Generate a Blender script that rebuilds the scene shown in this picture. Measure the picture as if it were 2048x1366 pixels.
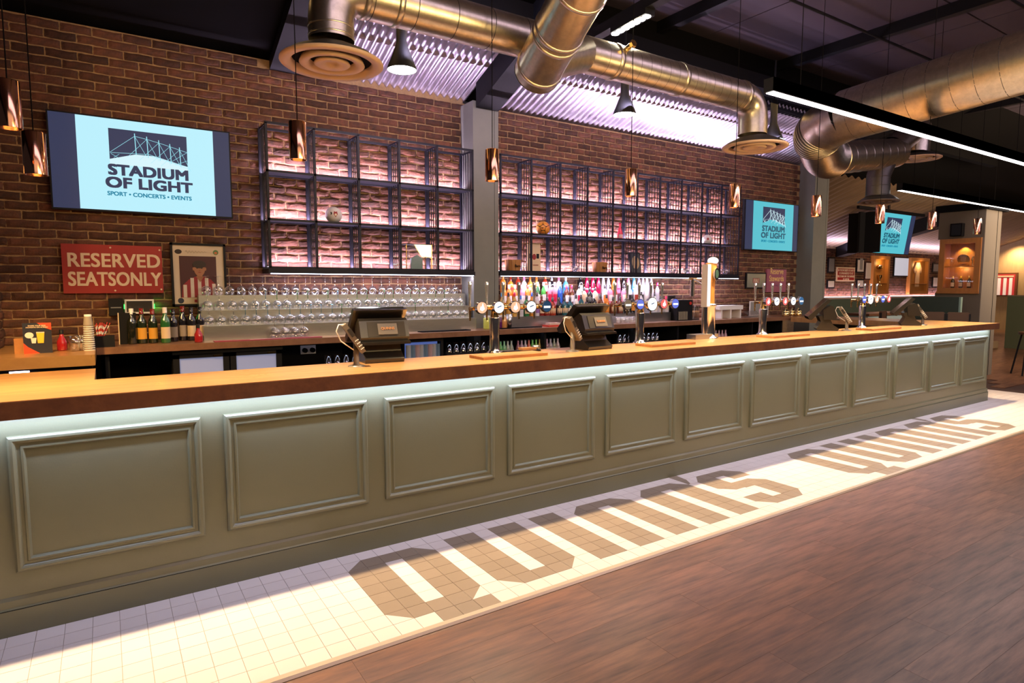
import bpy, bmesh, math, random
from mathutils import Vector, Matrix
random.seed(7)
S = bpy.context.scene
for o in list(bpy.data.objects): bpy.data.objects.remove(o)
COL = S.collection
PI = math.pi
# ------------------------------------------------------------------ camera
CAMR = Vector((0.835632, -0.549290, 0.0)); CAMU = Vector((0.048433, 0.073790, 0.996097)); CAMW = Vector((0.547151, 0.832367, -0.088265))
CP = Vector((0, -3.43518, 1.55647)); FP = 1237.305
cam = bpy.data.cameras.new('camera'); co = bpy.data.objects.new('camera', cam); COL.objects.link(co)
cam.sensor_width = 36; cam.lens = FP / 2048 * 36; cam.clip_start = .05; cam.clip_end = 200
co.matrix_world = Matrix(((CAMR.x, CAMU.x, -CAMW.x, CP.x), (CAMR.y, CAMU.y, -CAMW.y, CP.y), (CAMR.z, CAMU.z, -CAMW.z, CP.z), (0, 0, 0, 1)))
S.camera = co
def at(px, py, ax, val):
    "point of the place seen at a pixel of the 2048x1366 photograph, on the plane axis=val"
    d = CAMR * ((px - 1024) / FP) + CAMU * ((683 - py) / FP) + CAMW
    t = (val - CP[ax]) / d[ax]
    return CP + d * t
# ------------------------------------------------------------------ view and world
S.view_settings.view_transform = 'Standard'; S.view_settings.look = 'None'; S.view_settings.gamma = 1
S.view_settings.use_curve_mapping = False; S.view_settings.exposure = 0.0
W = bpy.data.worlds.new('world'); S.world = W; W.use_nodes = True
W.node_tree.nodes['Background'].inputs[0].default_value = (.62, .52, .62, 1); W.node_tree.nodes['Background'].inputs[1].default_value = .028
# ------------------------------------------------------------------ lights
def lamp(kind, name, loc, power, col, tgt=None, size=.1, size_y=None, spot=None, blend=.4, d=None):
    l = bpy.data.lights.new(name, kind); l.energy = power; l.color = col
    o = bpy.data.objects.new(name, l); COL.objects.link(o); o.location = loc
    if kind == 'AREA':
        l.size = size
        if size_y: l.shape = 'RECTANGLE'; l.size_y = size_y
    else: l.shadow_soft_size = size
    if spot: l.spot_size = math.radians(spot); l.spot_blend = blend
    if tgt is not None: d = Vector(tgt) - Vector(loc)
    if d is not None: o.rotation_euler = Vector(d).to_track_quat('-Z', 'Y').to_euler()
    return o
WARM = (1, .76, .48); COOL = (.74, .80, 1); LAV = (.74, .64, 1.0)
PENX = [-.318, .95, 2.23, 3.51, 4.79, 6.09, 7.36, 8.62, 9.95]; PENY = .2
for i, x in enumerate(PENX + [-1.6]):
    lamp('SPOT', 'pendant_beam', (x, PENY, 2.30), 300, (1, .74, .43), d=(0, -.22, -1), size=.03, spot=92, blend=.9)
# led tape under the bar overhang (whole front) and its end
for i in range(6):
    lamp('AREA', 'bar_led', (-.7 + 1.78 * (i + .5), -.052, .972), 5.2, (.52, .64, 1), d=(0, .45, -1), size=1.78, size_y=.012)
# unseen fill lights added behind and above the camera
lamp('AREA', 'room_fill', (1.5, -5.2, 4.3), 42, (1, .74, .60), tgt=(1.5, -1.0, .3), size=5, size_y=3)
lamp('AREA', 'room_fill', (8.5, -4.6, 4.3), 62, (.94, .74, 1), tgt=(8.5, -1.5, 0), size=6, size_y=3)
lamp('AREA', 'floor_fill', (6, -2.6, 4.5), 118, (.92, .70, 1), d=(0, .12, -1), size=12, size_y=1.2)  # wide unseen fill over the floor, added for lavender ambient
lamp('AREA', 'aisle_fill', (4.5, 1.55, 3.9), 30, (1, .62, .26), tgt=(4.5, 2.6, 1.6), size=8, size_y=.5)  # unseen area light onto the brick wall, no fixture modelled
# warm spots at the near (left) end of the bar
lamp('SPOT', 'left_spot', (-.5, .9, 2.5), 260, (1, .62, .22), tgt=(-.45, 1.35, 1.0), size=.05, spot=110, blend=.6)
lamp('SPOT', 'left_wall_spot', (-1.35, 1.2, 2.7), 60, (1, .60, .25), tgt=(-.7, 3.2, 2.0), size=.08, spot=120, blend=.8)
# ------------------------------------------------------------------ materials
MATS = {}
def mat(name, col, rough=.5, metal=0, spec=.5, noise=0, nscale=8, nstretch=(1, 1, 1), col2=None, bump=0, bscale=40, emit=0, ecol=None, rvar=0, island=0, coat=0):
    if name in MATS: return MATS[name]
    m = bpy.data.materials.new(name); m.use_nodes = True; nt = m.node_tree; b = nt.nodes['Principled BSDF']
    b.inputs['Base Color'].default_value = (*col, 1); b.inputs['Roughness'].default_value = rough
    b.inputs['Metallic'].default_value = metal; b.inputs['Specular IOR Level'].default_value = spec
    if coat: b.inputs['Coat Weight'].default_value = coat; b.inputs['Coat Roughness'].default_value = .15
    N = nt.nodes.new; L = nt.links.new
    tc = N('ShaderNodeTexCoord'); mp = N('ShaderNodeMapping'); mp.inputs['Scale'].default_value = nstretch; L(tc.outputs['Object'], mp.inputs[0])
    if noise:
        n = N('ShaderNodeTexNoise'); n.inputs['Scale'].default_value = nscale; n.inputs['Detail'].default_value = 6; n.inputs['Roughness'].default_value = .65
        L(mp.outputs[0], n.inputs['Vector'])
        r = N('ShaderNodeMapRange'); r.inputs[1].default_value = .3; r.inputs[2].default_value = .7; L(n.outputs[0], r.inputs[0])
        mx = N('ShaderNodeMix'); mx.data_type = 'RGBA'
        c2 = col2 or tuple(c * (1 - noise) for c in col)
        mx.inputs[6].default_value = (*col, 1); mx.inputs[7].default_value = (*c2, 1); L(r.outputs[0], mx.inputs[0])
        out = mx.outputs[2]
        if island:
            g = N('ShaderNodeNewGeometry'); oi = N('ShaderNodeObjectInfo'); ad = N('ShaderNodeMath'); ad.operation = 'ADD'
            L(g.outputs['Random Per Island'], ad.inputs[0]); L(oi.outputs['Random'], ad.inputs[1])
            fr = N('ShaderNodeMath'); fr.operation = 'FRACT'; L(ad.outputs[0], fr.inputs[0])
            mr = N('ShaderNodeMapRange'); mr.inputs[3].default_value = 1 - island; mr.inputs[4].default_value = 1 + island; L(fr.outputs[0], mr.inputs[0])
            hs = N('ShaderNodeHueSaturation'); L(mr.outputs[0], hs.inputs['Value']); L(out, hs.inputs['Color']); out = hs.outputs[0]
        L(out, b.inputs['Base Color'])
        if rvar:
            rr = N('ShaderNodeMapRange'); rr.inputs[3].default_value = rough - rvar; rr.inputs[4].default_value = rough + rvar
            L(n.outputs[0], rr.inputs[0]); L(rr.outputs[0], b.inputs['Roughness'])
    if bump:
        n2 = N('ShaderNodeTexNoise'); n2.inputs['Scale'].default_value = bscale; n2.inputs['Detail'].default_value = 5; L(mp.outputs[0], n2.inputs['Vector'])
        bp = N('ShaderNodeBump'); bp.inputs['Strength'].default_value = bump; bp.inputs['Distance'].default_value = .01
        L(n2.outputs[0], bp.inputs['Height']); L(bp.outputs[0], b.inputs['Normal'])
    if emit: b.inputs['Emission Color'].default_value = (*(ecol or col), 1); b.inputs['Emission Strength'].default_value = emit
    MATS[name] = m; return m
def glassmat(name, tint=(1, 1, 1), base=.06, rough=.03):
    if name in MATS: return MATS[name]
    m = bpy.data.materials.new(name); m.use_nodes = True; nt = m.node_tree; nt.nodes.clear(); N = nt.nodes.new; L = nt.links.new
    out = N('ShaderNodeOutputMaterial'); mx = N('ShaderNodeMixShader'); tr = N('ShaderNodeBsdfTransparent'); gl = N('ShaderNodeBsdfGlossy')
    tr.inputs[0].default_value = (*tint, 1); gl.inputs['Roughness'].default_value = rough; gl.inputs['Color'].default_value = (1, 1, 1, 1)
    lw = N('ShaderNodeLayerWeight'); lw.inputs[0].default_value = .35
    mr = N('ShaderNodeMapRange'); mr.inputs[3].default_value = base; mr.inputs[4].default_value = .85; L(lw.outputs['Facing'], mr.inputs[0])
    L(mr.outputs[0], mx.inputs[0]); L(tr.outputs[0], mx.inputs[1]); L(gl.outputs[0], mx.inputs[2]); L(mx.outputs[0], out.inputs[0])
    MATS[name] = m; return m
def liquid(col): return mat('bottle_%02x%02x%02x' % tuple(int(c * 255) for c in col), col, .12, 0, .6, coat=.6)
BRICK = mat('brick', (.145, .050, .026), .85, noise=1, nscale=14, col2=(.050, .025, .017), bump=.5, bscale=70, island=.45)
MORTAR = mat('mortar', (.42, .27, .13), .95, noise=.35, nscale=20, bump=.6, bscale=90)
WOODFL = mat('floor_wood', (.22, .098, .050), .36, noise=1, nscale=3.4, nstretch=(.7, 7, 1), col2=(.060, .028, .020), bump=.05, bscale=40, island=.16, rvar=.12)
TILEW = mat('tile_white', (.70, .61, .56), .35, noise=.06, nscale=3, island=.03)
TILED = mat('tile_dark', (.265, .200, .145), .38, noise=.12, nscale=4, island=.06)
GROUT = mat('grout', (.36, .29, .22), .9)
BARTOP = mat('bar_copper', (.66, .37, .14), .30, .5, noise=1, nscale=5, nstretch=(.6, 3, 1), col2=(.50, .25, .10), bump=.04, bscale=50, rvar=.08)
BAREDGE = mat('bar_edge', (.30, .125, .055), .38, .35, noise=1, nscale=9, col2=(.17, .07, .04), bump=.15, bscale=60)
BACKTOP = mat('back_counter_copper', (.34, .17, .10), .35, .3, noise=1, nscale=7, col2=(.22, .105, .06), bump=.06)
GREEN = mat('sage_paint', (.20, .20, .118), .34, noise=.06, nscale=2, bump=.05, bscale=120)
BLACK = mat('black_metal', (.006, .006, .008), .55, 0, .25)
BLACKM = mat('matte_black', (.005, .0045, .005), .9, 0, .1)
DARKC = mat('dark_ceiling_board', (.050, .036, .055), .75, noise=.3, nscale=.8)
GRIDM = mat('grid_dark_steel', (.010, .010, .018), .5, .2, .3)
STEELP = mat('column_grey_paint', (.17, .175, .155), .5, noise=.15, nscale=3)
CORR = mat('corrugated_steel', (.55, .52, .60), .33, .92, noise=.12, nscale=4)
CORRW = mat('corrugated_tan', (.30, .20, .12), .55, .1, noise=.35, nscale=3, nstretch=(6, .4, 1))
DUCT = mat('galvanised_duct', (.72, .64, .50), .32, 1, noise=.25, nscale=22, bump=.05, bscale=60, rvar=.07)
DUCTD = mat('dark_duct', (.10, .09, .08), .45, .8)
DIFF = mat('diffuser_cream', (.52, .36, .24), .5)
COPPER = mat('polished_copper', (.90, .46, .26), .13, 1)
CHROME = mat('chrome', (.92, .92, .92), .14, 1)
BRASS = mat('brass', (.80, .58, .26), .16, 1)
STEEL = mat('brushed_steel', (.55, .56, .56), .30, 1, noise=.12, nscale=30, nstretch=(.3, 4, 4))
TILLM = mat('till_plastic', (.014, .012, .010), .28, 0, .6)
SCRD = mat('till_display', (.05, .045, .04), .08, 0, .8)
OAK = mat('oak_board', (.46, .20, .07), .45, noise=.35, nscale=6, nstretch=(1, 8, 1), bump=.05)
WHITE = mat('white_plastic', (.78, .76, .74), .4)
GLASS = glassmat('clear_glass', (.95, .96, .97), .16)
GLASSG = glassmat('green_glass', (.25, .62, .30), .12)
GLASSB = glassmat('blue_glass', (.55, .80, .95), .12)
PANE = glassmat('pane_glass', (.93, .95, .95), .02)
def glow(name, col, s): return mat(name, (0, 0, 0), .6, emit=s, ecol=col)
LEDW = glow('led_cool', (.72, .80, 1), 9); LEDL = glow('led_lavender', (.92, .80, 1), 7)
LAMPW = glow('lamp_white', (1, .97, .92), 12); LAMPA = glow('lamp_warm', (1, .72, .38), 5); LEDP = glow('linear_led', (1, .95, .92), 6)
CYAN = glow('screen_cyan', (.46, .82, .93), 1.05); CYANT = glow('screen_teal', (.10, .56, .66), .95)
NAVY = glow('screen_navy', (.032, .042, .10), .9); CYANL = glow('screen_line', (.34, .80, .93), 1); CYANP = glow('screen_pale', (.66, .90, .97), 1)
TEAL = glow('screen_text_teal', (.0, .22, .36), 1)
RED = mat('sign_red', (.36, .018, .015), .45, noise=.1); CREAM = mat('sign_cream', (.78, .62, .44), .55)
# ------------------------------------------------------------------ mesh helpers
class MB:
    def __init__(s): s.v = []; s.f = []; s.m = []; s.sm = []; s.mats = []
    def mi(s, m):
        if m not in s.mats: s.mats.append(m)
        return s.mats.index(m)
    def add(s, vs, fs, m, smooth=False):
        b = len(s.v); s.v += [tuple(v) for v in vs]; k = s.mi(m)
        for f in fs: s.f.append([b + i for i in f]); s.m.append(k); s.sm.append(smooth)
        return s
    def box(s, x0, x1, y0, y1, z0, z1, m):
        v = [(x, y, z) for x in (x0, x1) for y in (y0, y1) for z in (z0, z1)]
        return s.add(v, [(0, 1, 3, 2), (4, 6, 7, 5), (0, 4, 5, 1), (2, 3, 7, 6), (0, 2, 6, 4), (1, 5, 7, 3)], m)
    def bar(s, a, b, w, m, h=None):
        a = Vector(a); b = Vector(b); d = (b - a).normalized(); up = Vector((0, 0, 1)) if abs(d.z) < .95 else Vector((0, 1, 0))
        p = d.cross(up).normalized() * w / 2; q = p.cross(d).normalized() * (h or w) / 2
        v = [e + i * p + j * q for e in (a, b) for i, j in ((-1, -1), (1, -1), (1, 1), (-1, 1))]
        return s.add(v, [(0, 1, 2, 3), (7, 6, 5, 4), (0, 4, 5, 1), (1, 5, 6, 2), (2, 6, 7, 3), (3, 7, 4, 0)], m)
    def cyl(s, a, b, r0, r1=None, n=16, m=None, cap=True, smooth=True):
        a = Vector(a); b = Vector(b); r1 = r0 if r1 is None else r1; d = (b - a).normalized()
        up = Vector((0, 0, 1)) if abs(d.z) < .95 else Vector((0, 1, 0)); p = d.cross(up).normalized(); q = p.cross(d)
        v = []
        for e, r in ((a, r0), (b, r1)):
            for i in range(n): t = 2 * PI * i / n; v.append(e + p * r * math.cos(t) + q * r * math.sin(t))
        s.add(v, [(i, (i + 1) % n, n + (i + 1) % n, n + i) for i in range(n)], m, smooth)
        if cap: s.add(v[:n], [list(range(n))[::-1]], m); s.add(v[n:], [list(range(n))], m)
        return s
    def lathe(s, prof, m, n=20, c=(0, 0, 0), smooth=True, a0=0, a1=2 * PI):
        v = []; c = Vector(c); full = a1 - a0 > 6.2; nn = n if full else n + 1
        for r, z in prof:
            for i in range(nn): t = a0 + (a1 - a0) * i / n; v.append(c + Vector((r * math.cos(t), r * math.sin(t), z)))
        fs = []
        for j in range(len(prof) - 1):
            for i in range(n): k = (i + 1) % nn; fs.append((j * nn + i, j * nn + k, (j + 1) * nn + k, (j + 1) * nn + i))
        return s.add(v, fs, m, smooth)
    def prism(s, poly, ax, a, b, m):
        "poly of 2d points extruded along axis ax from a to b"
        def P(u, v, t): return {0: (t, u, v), 1: (u, t, v), 2: (u, v, t)}[ax]
        n = len(poly); v = [P(*p, a) for p in poly] + [P(*p, b) for p in poly]
        s.add(v, [[i, (i + 1) % n, n + (i + 1) % n, n + i] for i in range(n)], m)
        s.add(v[:n], [list(range(n))[::-1]], m); return s.add(v[n:], [list(range(n))], m)
    def sphere(s, c, r, m, n=16, sc=(1, 1, 1)):
        prof = [(r * math.sin(PI * j / (n // 2)), -r * math.cos(PI * j / (n // 2))) for j in range(n // 2 + 1)]
        b = len(s.v); s.lathe(prof, m, n)
        for i in range(b, len(s.v)): v = s.v[i]; s.v[i] = (c[0] + v[0] * sc[0], c[1] + v[1] * sc[1], c[2] + v[2] * sc[2])
        return s
    def mesh(s, name, fix=True):
        me = bpy.data.meshes.new(name); me.from_pydata(s.v, [], s.f); me.update()
        for m in s.mats: me.materials.append(m)
        me.polygons.foreach_set('material_index', s.m); me.polygons.foreach_set('use_smooth', s.sm)
        if fix:
            bm = bmesh.new(); bm.from_mesh(me); bmesh.ops.recalc_face_normals(bm, faces=bm.faces); bm.to_mesh(me); bm.free()
        return me
    def build(s, name, parent=None, loc=None, rot=None, label=None, fix=True):
        return ob(name, s.mesh(name, fix), parent, loc, rot, label)
def ob(name, me, parent=None, loc=None, rot=None, label=None):
    o = bpy.data.objects.new(name, me); COL.objects.link(o)
    if parent: o.parent = parent
    if loc is not None: o.location = loc
    if rot is not None: o.rotation_euler = rot
    if label: o['label'] = label
    return o
def tag(o, label, cat, group=None, kind=None):
    o['label'] = label; o['category'] = cat
    if group: o['group'] = group
    if kind: o['kind'] = kind
    return o
def thing(name, label, cat, loc=(0, 0, 0), rz=0, group=None):
    o = bpy.data.objects.new(name, None); COL.objects.link(o); o.location = loc; o.rotation_euler = (0, 0, rz)
    return tag(o, label, cat, group)
def setting(name, parent=None):
    o = bpy.data.objects.new(name, None); COL.objects.link(o); o['kind'] = 'structure'; return o
def dup(root, loc, rz=None, label=None, group=None):
    r = root.copy(); COL.objects.link(r); r.location = loc
    if rz is not None: r.rotation_euler = (0, 0, rz)
    if label: r['label'] = label
    if group: r['group'] = group
    for ch in list(root.children):
        c = ch.copy(); COL.objects.link(c); c.parent = r
        for g in ch.children: d = g.copy(); COL.objects.link(d); d.parent = c
    return r
def text(name, body, parent, loc, size, m, rot=(PI / 2, 0, 0), bold=0, align='CENTER', ext=.001, sx=1, space=1, label=None):
    cu = bpy.data.curves.new(name, 'FONT'); cu.body = body; cu.size = size; cu.align_x = align; cu.align_y = 'BOTTOM_BASELINE'
    cu.extrude = ext; cu.space_character = space; cu.resolution_u = 4
    t = bpy.data.objects.new(name, cu); COL.objects.link(t); dg = bpy.context.evaluated_depsgraph_get()
    me = bpy.data.meshes.new_from_object(t.evaluated_get(dg)); bpy.data.objects.remove(t); me.name = name
    me.materials.clear(); me.materials.append(m)
    if bold:
        vs = [tuple(v.co) for v in me.vertices]; fs = [tuple(p.vertices) for p in me.polygons]; V = []; F = []
        for dx, dy, dz in ((-1, -.7, 0), (1, -.7, .0003), (-1, .7, .0006), (1, .7, .0009), (0, 0, .0012)):
            b0 = len(V); V += [(x + dx * bold / sx, y + dy * bold, z + dz) for x, y, z in vs]; F += [[b0 + i for i in f] for f in fs]
        me = bpy.data.meshes.new(name); me.from_pydata(V, [], F); me.update(); me.materials.append(m)
    o = ob(name, me, parent, loc, rot, label); o.scale = (sx, 1, 1); return o
YW = 3.2
# ------------------------------------------------------------------ floor: planks and tile strip
fl = setting('floor')
MB().box(-4, 30, -6, 9, -.06, -.012, mat('underfloor', (.07, .035, .025), .6)).build('subfloor', fl)
PW, PL = .185, 1.22; meshes = []
for k in range(4):
    b = MB(); b.box(.0005, PL - .0005, .0004, PW - .0004, -.012, 0, WOODFL); meshes.append(b.mesh('plank'))
cells = []
for j in range(-27, 46):
    y = -1.01 + j * PW
    off = (j * .43) % PL
    for i in range(-3, 23):
        x = i * PL + off
        if y > -1.03 and x < 11.2: continue
        cells.append(((x + .6 - 3.2) ** 2 * .35 + (y + 2.0) ** 2, x, y))
cells.sort(); rest = MB()
for n, (_, x, y) in enumerate(cells):
    if n < 300: ob('plank', meshes[n % 4], fl, (x, y, 0))
    else: rest.box(x + .0005, x + PL - .0005, y + .0004, y + PW - .0004, -.012, 0, WOODFL)
o = rest.build('plank', fl, fix=False); o['kind'] = 'stuff'
T = .105; Q0 = 1.0378; V0 = -.8628
def letters(o):
    R = lambda a, b, c, d: [(o + a, c), (o + b, c), (o + b, d), (o + a, d)]
    P = lambda *p: [(o + x, y) for x, y in p]
    out = [P((0, 1), (1, 0), (1, 7), (0, 6)), R(1, 2, 0, 7), R(2, 3, 0, 1), R(2, 3, 6, 7), R(3, 4, 0, 7), P((4, 0), (5, 1), (5, 6), (4, 7)), R(2, 5, -1, 0),
           P((6, 1), (7, 0), (7, 7), (6, 7)), R(7, 8, 0, 7), R(8, 9, 0, 1), R(9, 10, 0, 7), P((10, 0), (11, 1), (11, 7), (10, 7)), R(12, 14, 0, 7)]
    for n in (15, 21): out += [P((n, 0), (n + 1, 0), (n + 1, 7), (n, 6)), R(n + 1, n + 2, 0, 7), R(n + 2, n + 3, 6, 7), R(n + 3, n + 4, 0, 7), P((n + 4, 0), (n + 5, 0), (n + 5, 6), (n + 4, 7))]
    out += [P((26, 8), (26.9, 8), (26.75, 6.9), (26.3, 6.1), (26, 6))]
    out += [P((27, 6), (27, 4.2), (28, 3.3), (28, 7)), R(28, 29, 4.5, 7), P((28, 4.5), (28, 3.3), (29, 3.3), (29, 4.5)), R(29, 30, 6, 7), R(30, 31, 5, 7), P((31, 5), (32, 5), (32, 6), (31, 7)),
            R(29, 31, 3.2, 4.5), P((31, 4.5), (31, 3.2), (32, 3.2), (32, 3.6)), R(30, 31, 0, 3.2), P((31, 0), (32, 1), (32, 3.2), (31, 3.2)), R(29, 30, 0, 1), R(28, 29, 0, 2), P((27, 1), (28, 0), (28, 2), (27, 2))]
    return out
LET = letters(0) + letters(39)
def clip(poly, x0, x1, y0, y1):
    for ax, val, sg in ((0, x0, 1), (0, x1, -1), (1, y0, 1), (1, y1, -1)):
        res = []
        for i in range(len(poly)):
            a, b = poly[i], poly[(i + 1) % len(poly)]; da, db = (a[ax] - val) * sg, (b[ax] - val) * sg
            if da >= -1e-9: res.append(a)
            if (da > 1e-9 and db < -1e-9) or (da < -1e-9 and db > 1e-9):
                t = da / (da - db); res.append((a[0] + (b[0] - a[0]) * t, a[1] + (b[1] - a[1]) * t))
        poly = res
        if len(poly) < 3: return None
    A = sum(poly[i][0] * poly[(i + 1) % len(poly)][1] - poly[(i + 1) % len(poly)][0] * poly[i][1] for i in range(len(poly))) / 2
    return poly if abs(A) > .02 else None
strip = thing('tile_strip', 'strip of white square floor tiles with dark tile lettering along the bar', 'tiles')
MB().box(-1.2, 11.12, V0 - T, V0 + 8 * T, -.012, .0045, GROUT).box(10.02, 11.12, V0 + 8 * T, 2.4, -.012, .0045, GROUT).build('grout_bed', strip)
white = MB().box(.0012, T - .0012, .0012, T - .0012, 0, .007, TILEW).mesh('tile')
tl = []
for i in range(-20, 96):
    for j in range(-1, 8):
        tl.append((i, j))
for i in range(86, 96):
    for j in range(8, 30): tl.append((i, j))
tl.sort(key=lambda t: (t[0] * T + Q0) ** 2 + (t[1] * T - .8 + 3.4) ** 2 if t[0] > -17 else 999)
rest = MB()
for n, (i, j) in enumerate(tl):
    x, y = Q0 + i * T, V0 + j * T; pcs = []
    for L in LET:
        c = clip(L, i + .012, i + .988, j + .012, j + .988)
        if c: pcs.append(c)
    if n < 300 and not pcs: ob('tile', white, strip, (x, y, 0)); continue
    b = MB() if n < 300 else rest; ox, oy = (0, 0) if n < 300 else (x, y)
    full = any(len(c) == 4 and abs((c[2][0] - c[0][0]) * (c[2][1] - c[0][1])) > .94 for c in pcs)
    b.box(ox + .0012, ox + T - .0012, oy + .0012, oy + T - .0012, 0, .007, TILED if full else TILEW)
    if not full:
        for c in pcs: b.prism([(ox + (p - i) * T, oy + (q - j) * T) for p, q in c], 2, .0068, .0074, TILED)
    if n < 300: b.build('tile', strip, (x, y, 0), fix=False)
o = rest.build('tile', strip, fix=False); o['kind'] = 'stuff'
MB().prism([(V0 - T - .002, 0), (V0 - T - .002, .012), (V0 - T - .030, .012), (V0 - T - .040, .002), (V0 - T - .040, 0)], 0, -1.2, 11.2, mat('threshold_strip', (.62, .50, .36), .3, .5)).build('edge_trim', strip, label='pale metal edge trim')
# ------------------------------------------------------------------ brick wall
wall = setting('wall_back')
MB().box(-.72, 3.66, YW, YW + .2, 0, 3.79, MORTAR).box(3.66, 10.66, YW, YW + .2, 0, 3.72, MORTAR).build('mortar', wall)
BL, BH = .225, .0757
def brickmesh(rough, seed, half=False):
    rd = random.Random(seed); b = MB(); nx, nz = (4 if half else 8), 4; w = (BL / 2 if half else BL) - .010; h = BH - .0105
    v = []; c = [rd.uniform(-1, 1) for _ in range(8)]
    for j in range(nz + 1):
        for i in range(nx + 1):
            u, t = i / nx, j / nz
            ex = rd.uniform(-.0022, .0022) * rough; ez = rd.uniform(-.002, .002) * rough + .0022 * rough * math.sin(u * 5 + c[0] * 3)
            edge = i in (0, nx) or j in (0, nz)
            d = .004 + (.008 + .002 * rough) * (1 - abs(2 * u - 1) ** 7) * (1 - abs(2 * t - 1) ** 4) + rough * (.0011 * math.sin(u * 5 + c[1] * 4) * c[2] + .0009 * math.sin(t * 5 + u * 2 + c[3] * 5) + rd.uniform(-.0010, .0010)) * (0.3 if edge else 1) + .002 * c[4]
            v.append(((u - .5) * w + ex, -d, (t - .5) * h + ez))
    k = nx + 1; fs = [(j * k + i, j * k + i + 1, (j + 1) * k + i + 1, (j + 1) * k + i) for j in range(nz) for i in range(nx)]
    ring = [i for i in range(k)] + [j * k + nx for j in range(1, nz + 1)] + [nz * k + i for i in range(nx - 1, -1, -1)] + [j * k for j in range(nz - 1, 0, -1)]
    n0 = len(v); v += [(v[i][0], .004, v[i][2]) for i in ring]
    fs += [(ring[(a + 1) % len(ring)], ring[a], n0 + a, n0 + (a + 1) % len(ring)) for a in range(len(ring))]
    return v, fs
VAR = [brickmesh(1.0, s) for s in range(10)]; VARR = [brickmesh(1.7, 50 + s) for s in range(10)]; HALF = [brickmesh(1.2, 90 + s, True) for s in range(3)]
def mk(vf, m=BRICK): return MB().add(vf[0], vf[1], m).mesh('brick', False)
VM = [mk(v) for v in VAR]; VMR = [mk(v) for v in VARR]; HM = [mk(v) for v in HALF]
GR = [(1.34, 3.63, 1.70, 3.15), (3.98, 8.52, 1.70, 3.15)]
br = []
for j in range(12, 50):
    z = j * BH + .035
    for i in range(-4, 48):
        x = i * BL + (BL / 2 if j % 2 else 0) + .02
        if x < -.665 or x > 10.55: continue
        if 3.70 < x < 3.88: continue
        if z > 3.70 + (.075 if x < 1.42 else 0): continue
        if z < 1.0: continue
        if -.3 < x < 1.02 and 2.3 < z < 3.05: continue
        br.append((x + .6 * (z < 1), x, z))
br.sort(); rest = MB()
for n, (_, x, z) in enumerate(br):
    rg = any(a < x < b and c < z < d for a, b, c, d in GR)
    if n < 296: ob('brick', random.choice(VMR if rg else VM), wall, (x, YW, z))
    else:
        vf = random.choice(VARR if rg else VAR); rest.add([(a + x, b + YW, c + z) for a, b, c in vf[0]], vf[1], BRICK)
o = rest.build('brick', wall, fix=False); o['kind'] = 'stuff'
for j in range(13, 50, 2): ob('brick', HM[j % 3], wall, (-.705, YW, j * BH + .035))
# brick return at the left end of the wall
wl = setting('wall_left')
MB().box(-.95, -.72, 2.2, YW + .2, 0, 3.79, MORTAR).build('mortar', wl)
rm = []
for j in range(12, 50):
    for i in range(4):
        y = 2.32 + i * BL + (BL / 2 if j % 2 else 0)
        if y < 3.15: ob('brick', random.choice(VMR), wl, (-.72, y, j * BH + .035), (0, 0, PI / 2))
# ------------------------------------------------------------------ columns
def column(name, x0, x1, yf, ztop):
    o = setting(name)
    MB().box(x0, x1, yf, YW + .2, 0, ztop, STEELP).build('casing', o)
    MB().box(x1 - .058, x1 - .054, yf - .001, yf + .02, 0, ztop, BLACKM).build('shadow_gap', o)
    return o
column('trim_1', 3.628, 3.972, 2.9, 3.68); column('trim_2', 10.55, 10.99, 2.9, 4.0)
# ------------------------------------------------------------------ ceiling
ce = setting('ceiling')
SL = .36; Z0 = 3.735
def corr(name, x0, x1, ya, yb, z0, sl, m, pitch=.088, amp=.021):
    n = int((x1 - x0) / pitch) * 8; v = []
    for i in range(n + 1):
        x = x0 + (x1 - x0) * i / n; dz = amp * math.sin(2 * PI * i / 8)
        v += [(x, ya, z0 + dz + .012), (x, yb, z0 + dz + .012 + (ya - yb) * sl)]
    return MB().add(v, [(2 * i, 2 * i + 1, 2 * i + 3, 2 * i + 2) for i in range(n)], m, True).build(name, ce, fix=False)
corr('corrugated_sheet', 2.02, 3.70, YW + .1, 2.1, Z0 - .02, SL, CORR)
corr('corrugated_sheet', 3.97, 10.6, YW + .1, 2.1, Z0 - .02, SL, CORR)
MB().prism([(YW + .2, Z0 + .08), (2.1, Z0 + .08 + 1.3 * SL + .02), (2.1, Z0 + .2 + 1.3 * SL + .02), (YW + .2, Z0 + .2)], 0, 2.0, 10.7, BLACKM).build('roof_deck', ce)
MB().prism([(YW + .2, 3.82), (.9, 4.65), (.9, 4.8), (YW + .2, 3.97)], 0, -4, 2.02, BLACKM).build('roof_board', ce)
BAND_Y = 2.58  # dark bar through the sheets stands in for the zigzag shadow band
for a_, b_ in ((2.02, 3.66), (3.97, 10.6)): MB().box(a_, b_, BAND_Y, BAND_Y + .05, Z0 + (YW + .1 - BAND_Y) * SL - .024, Z0 + (YW + .1 - BAND_Y) * SL + .03, mat('shadow_band_brown', (.07, .035, .02), .7)).build('shadow_band', ce)
# rafter over the column, raised to follow the roof
MB().prism([(2.88, 3.60), (2.88, 3.90), (.7, 4.72), (.7, 4.42)], 0, 3.66, 3.96, BLACK).build('rafter', ce)
MB().prism([(YW, 3.70), (YW, 3.80), (1.5, 4.42), (1.5, 4.28)], 0, 1.48, 1.95, BLACK).build('rafter', ce)
MB().prism([(2.88, 3.70), (2.88, 3.98), (.7, 4.80), (.7, 4.50)], 0, 10.6, 10.95, BLACK).build('rafter', ce)
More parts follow.
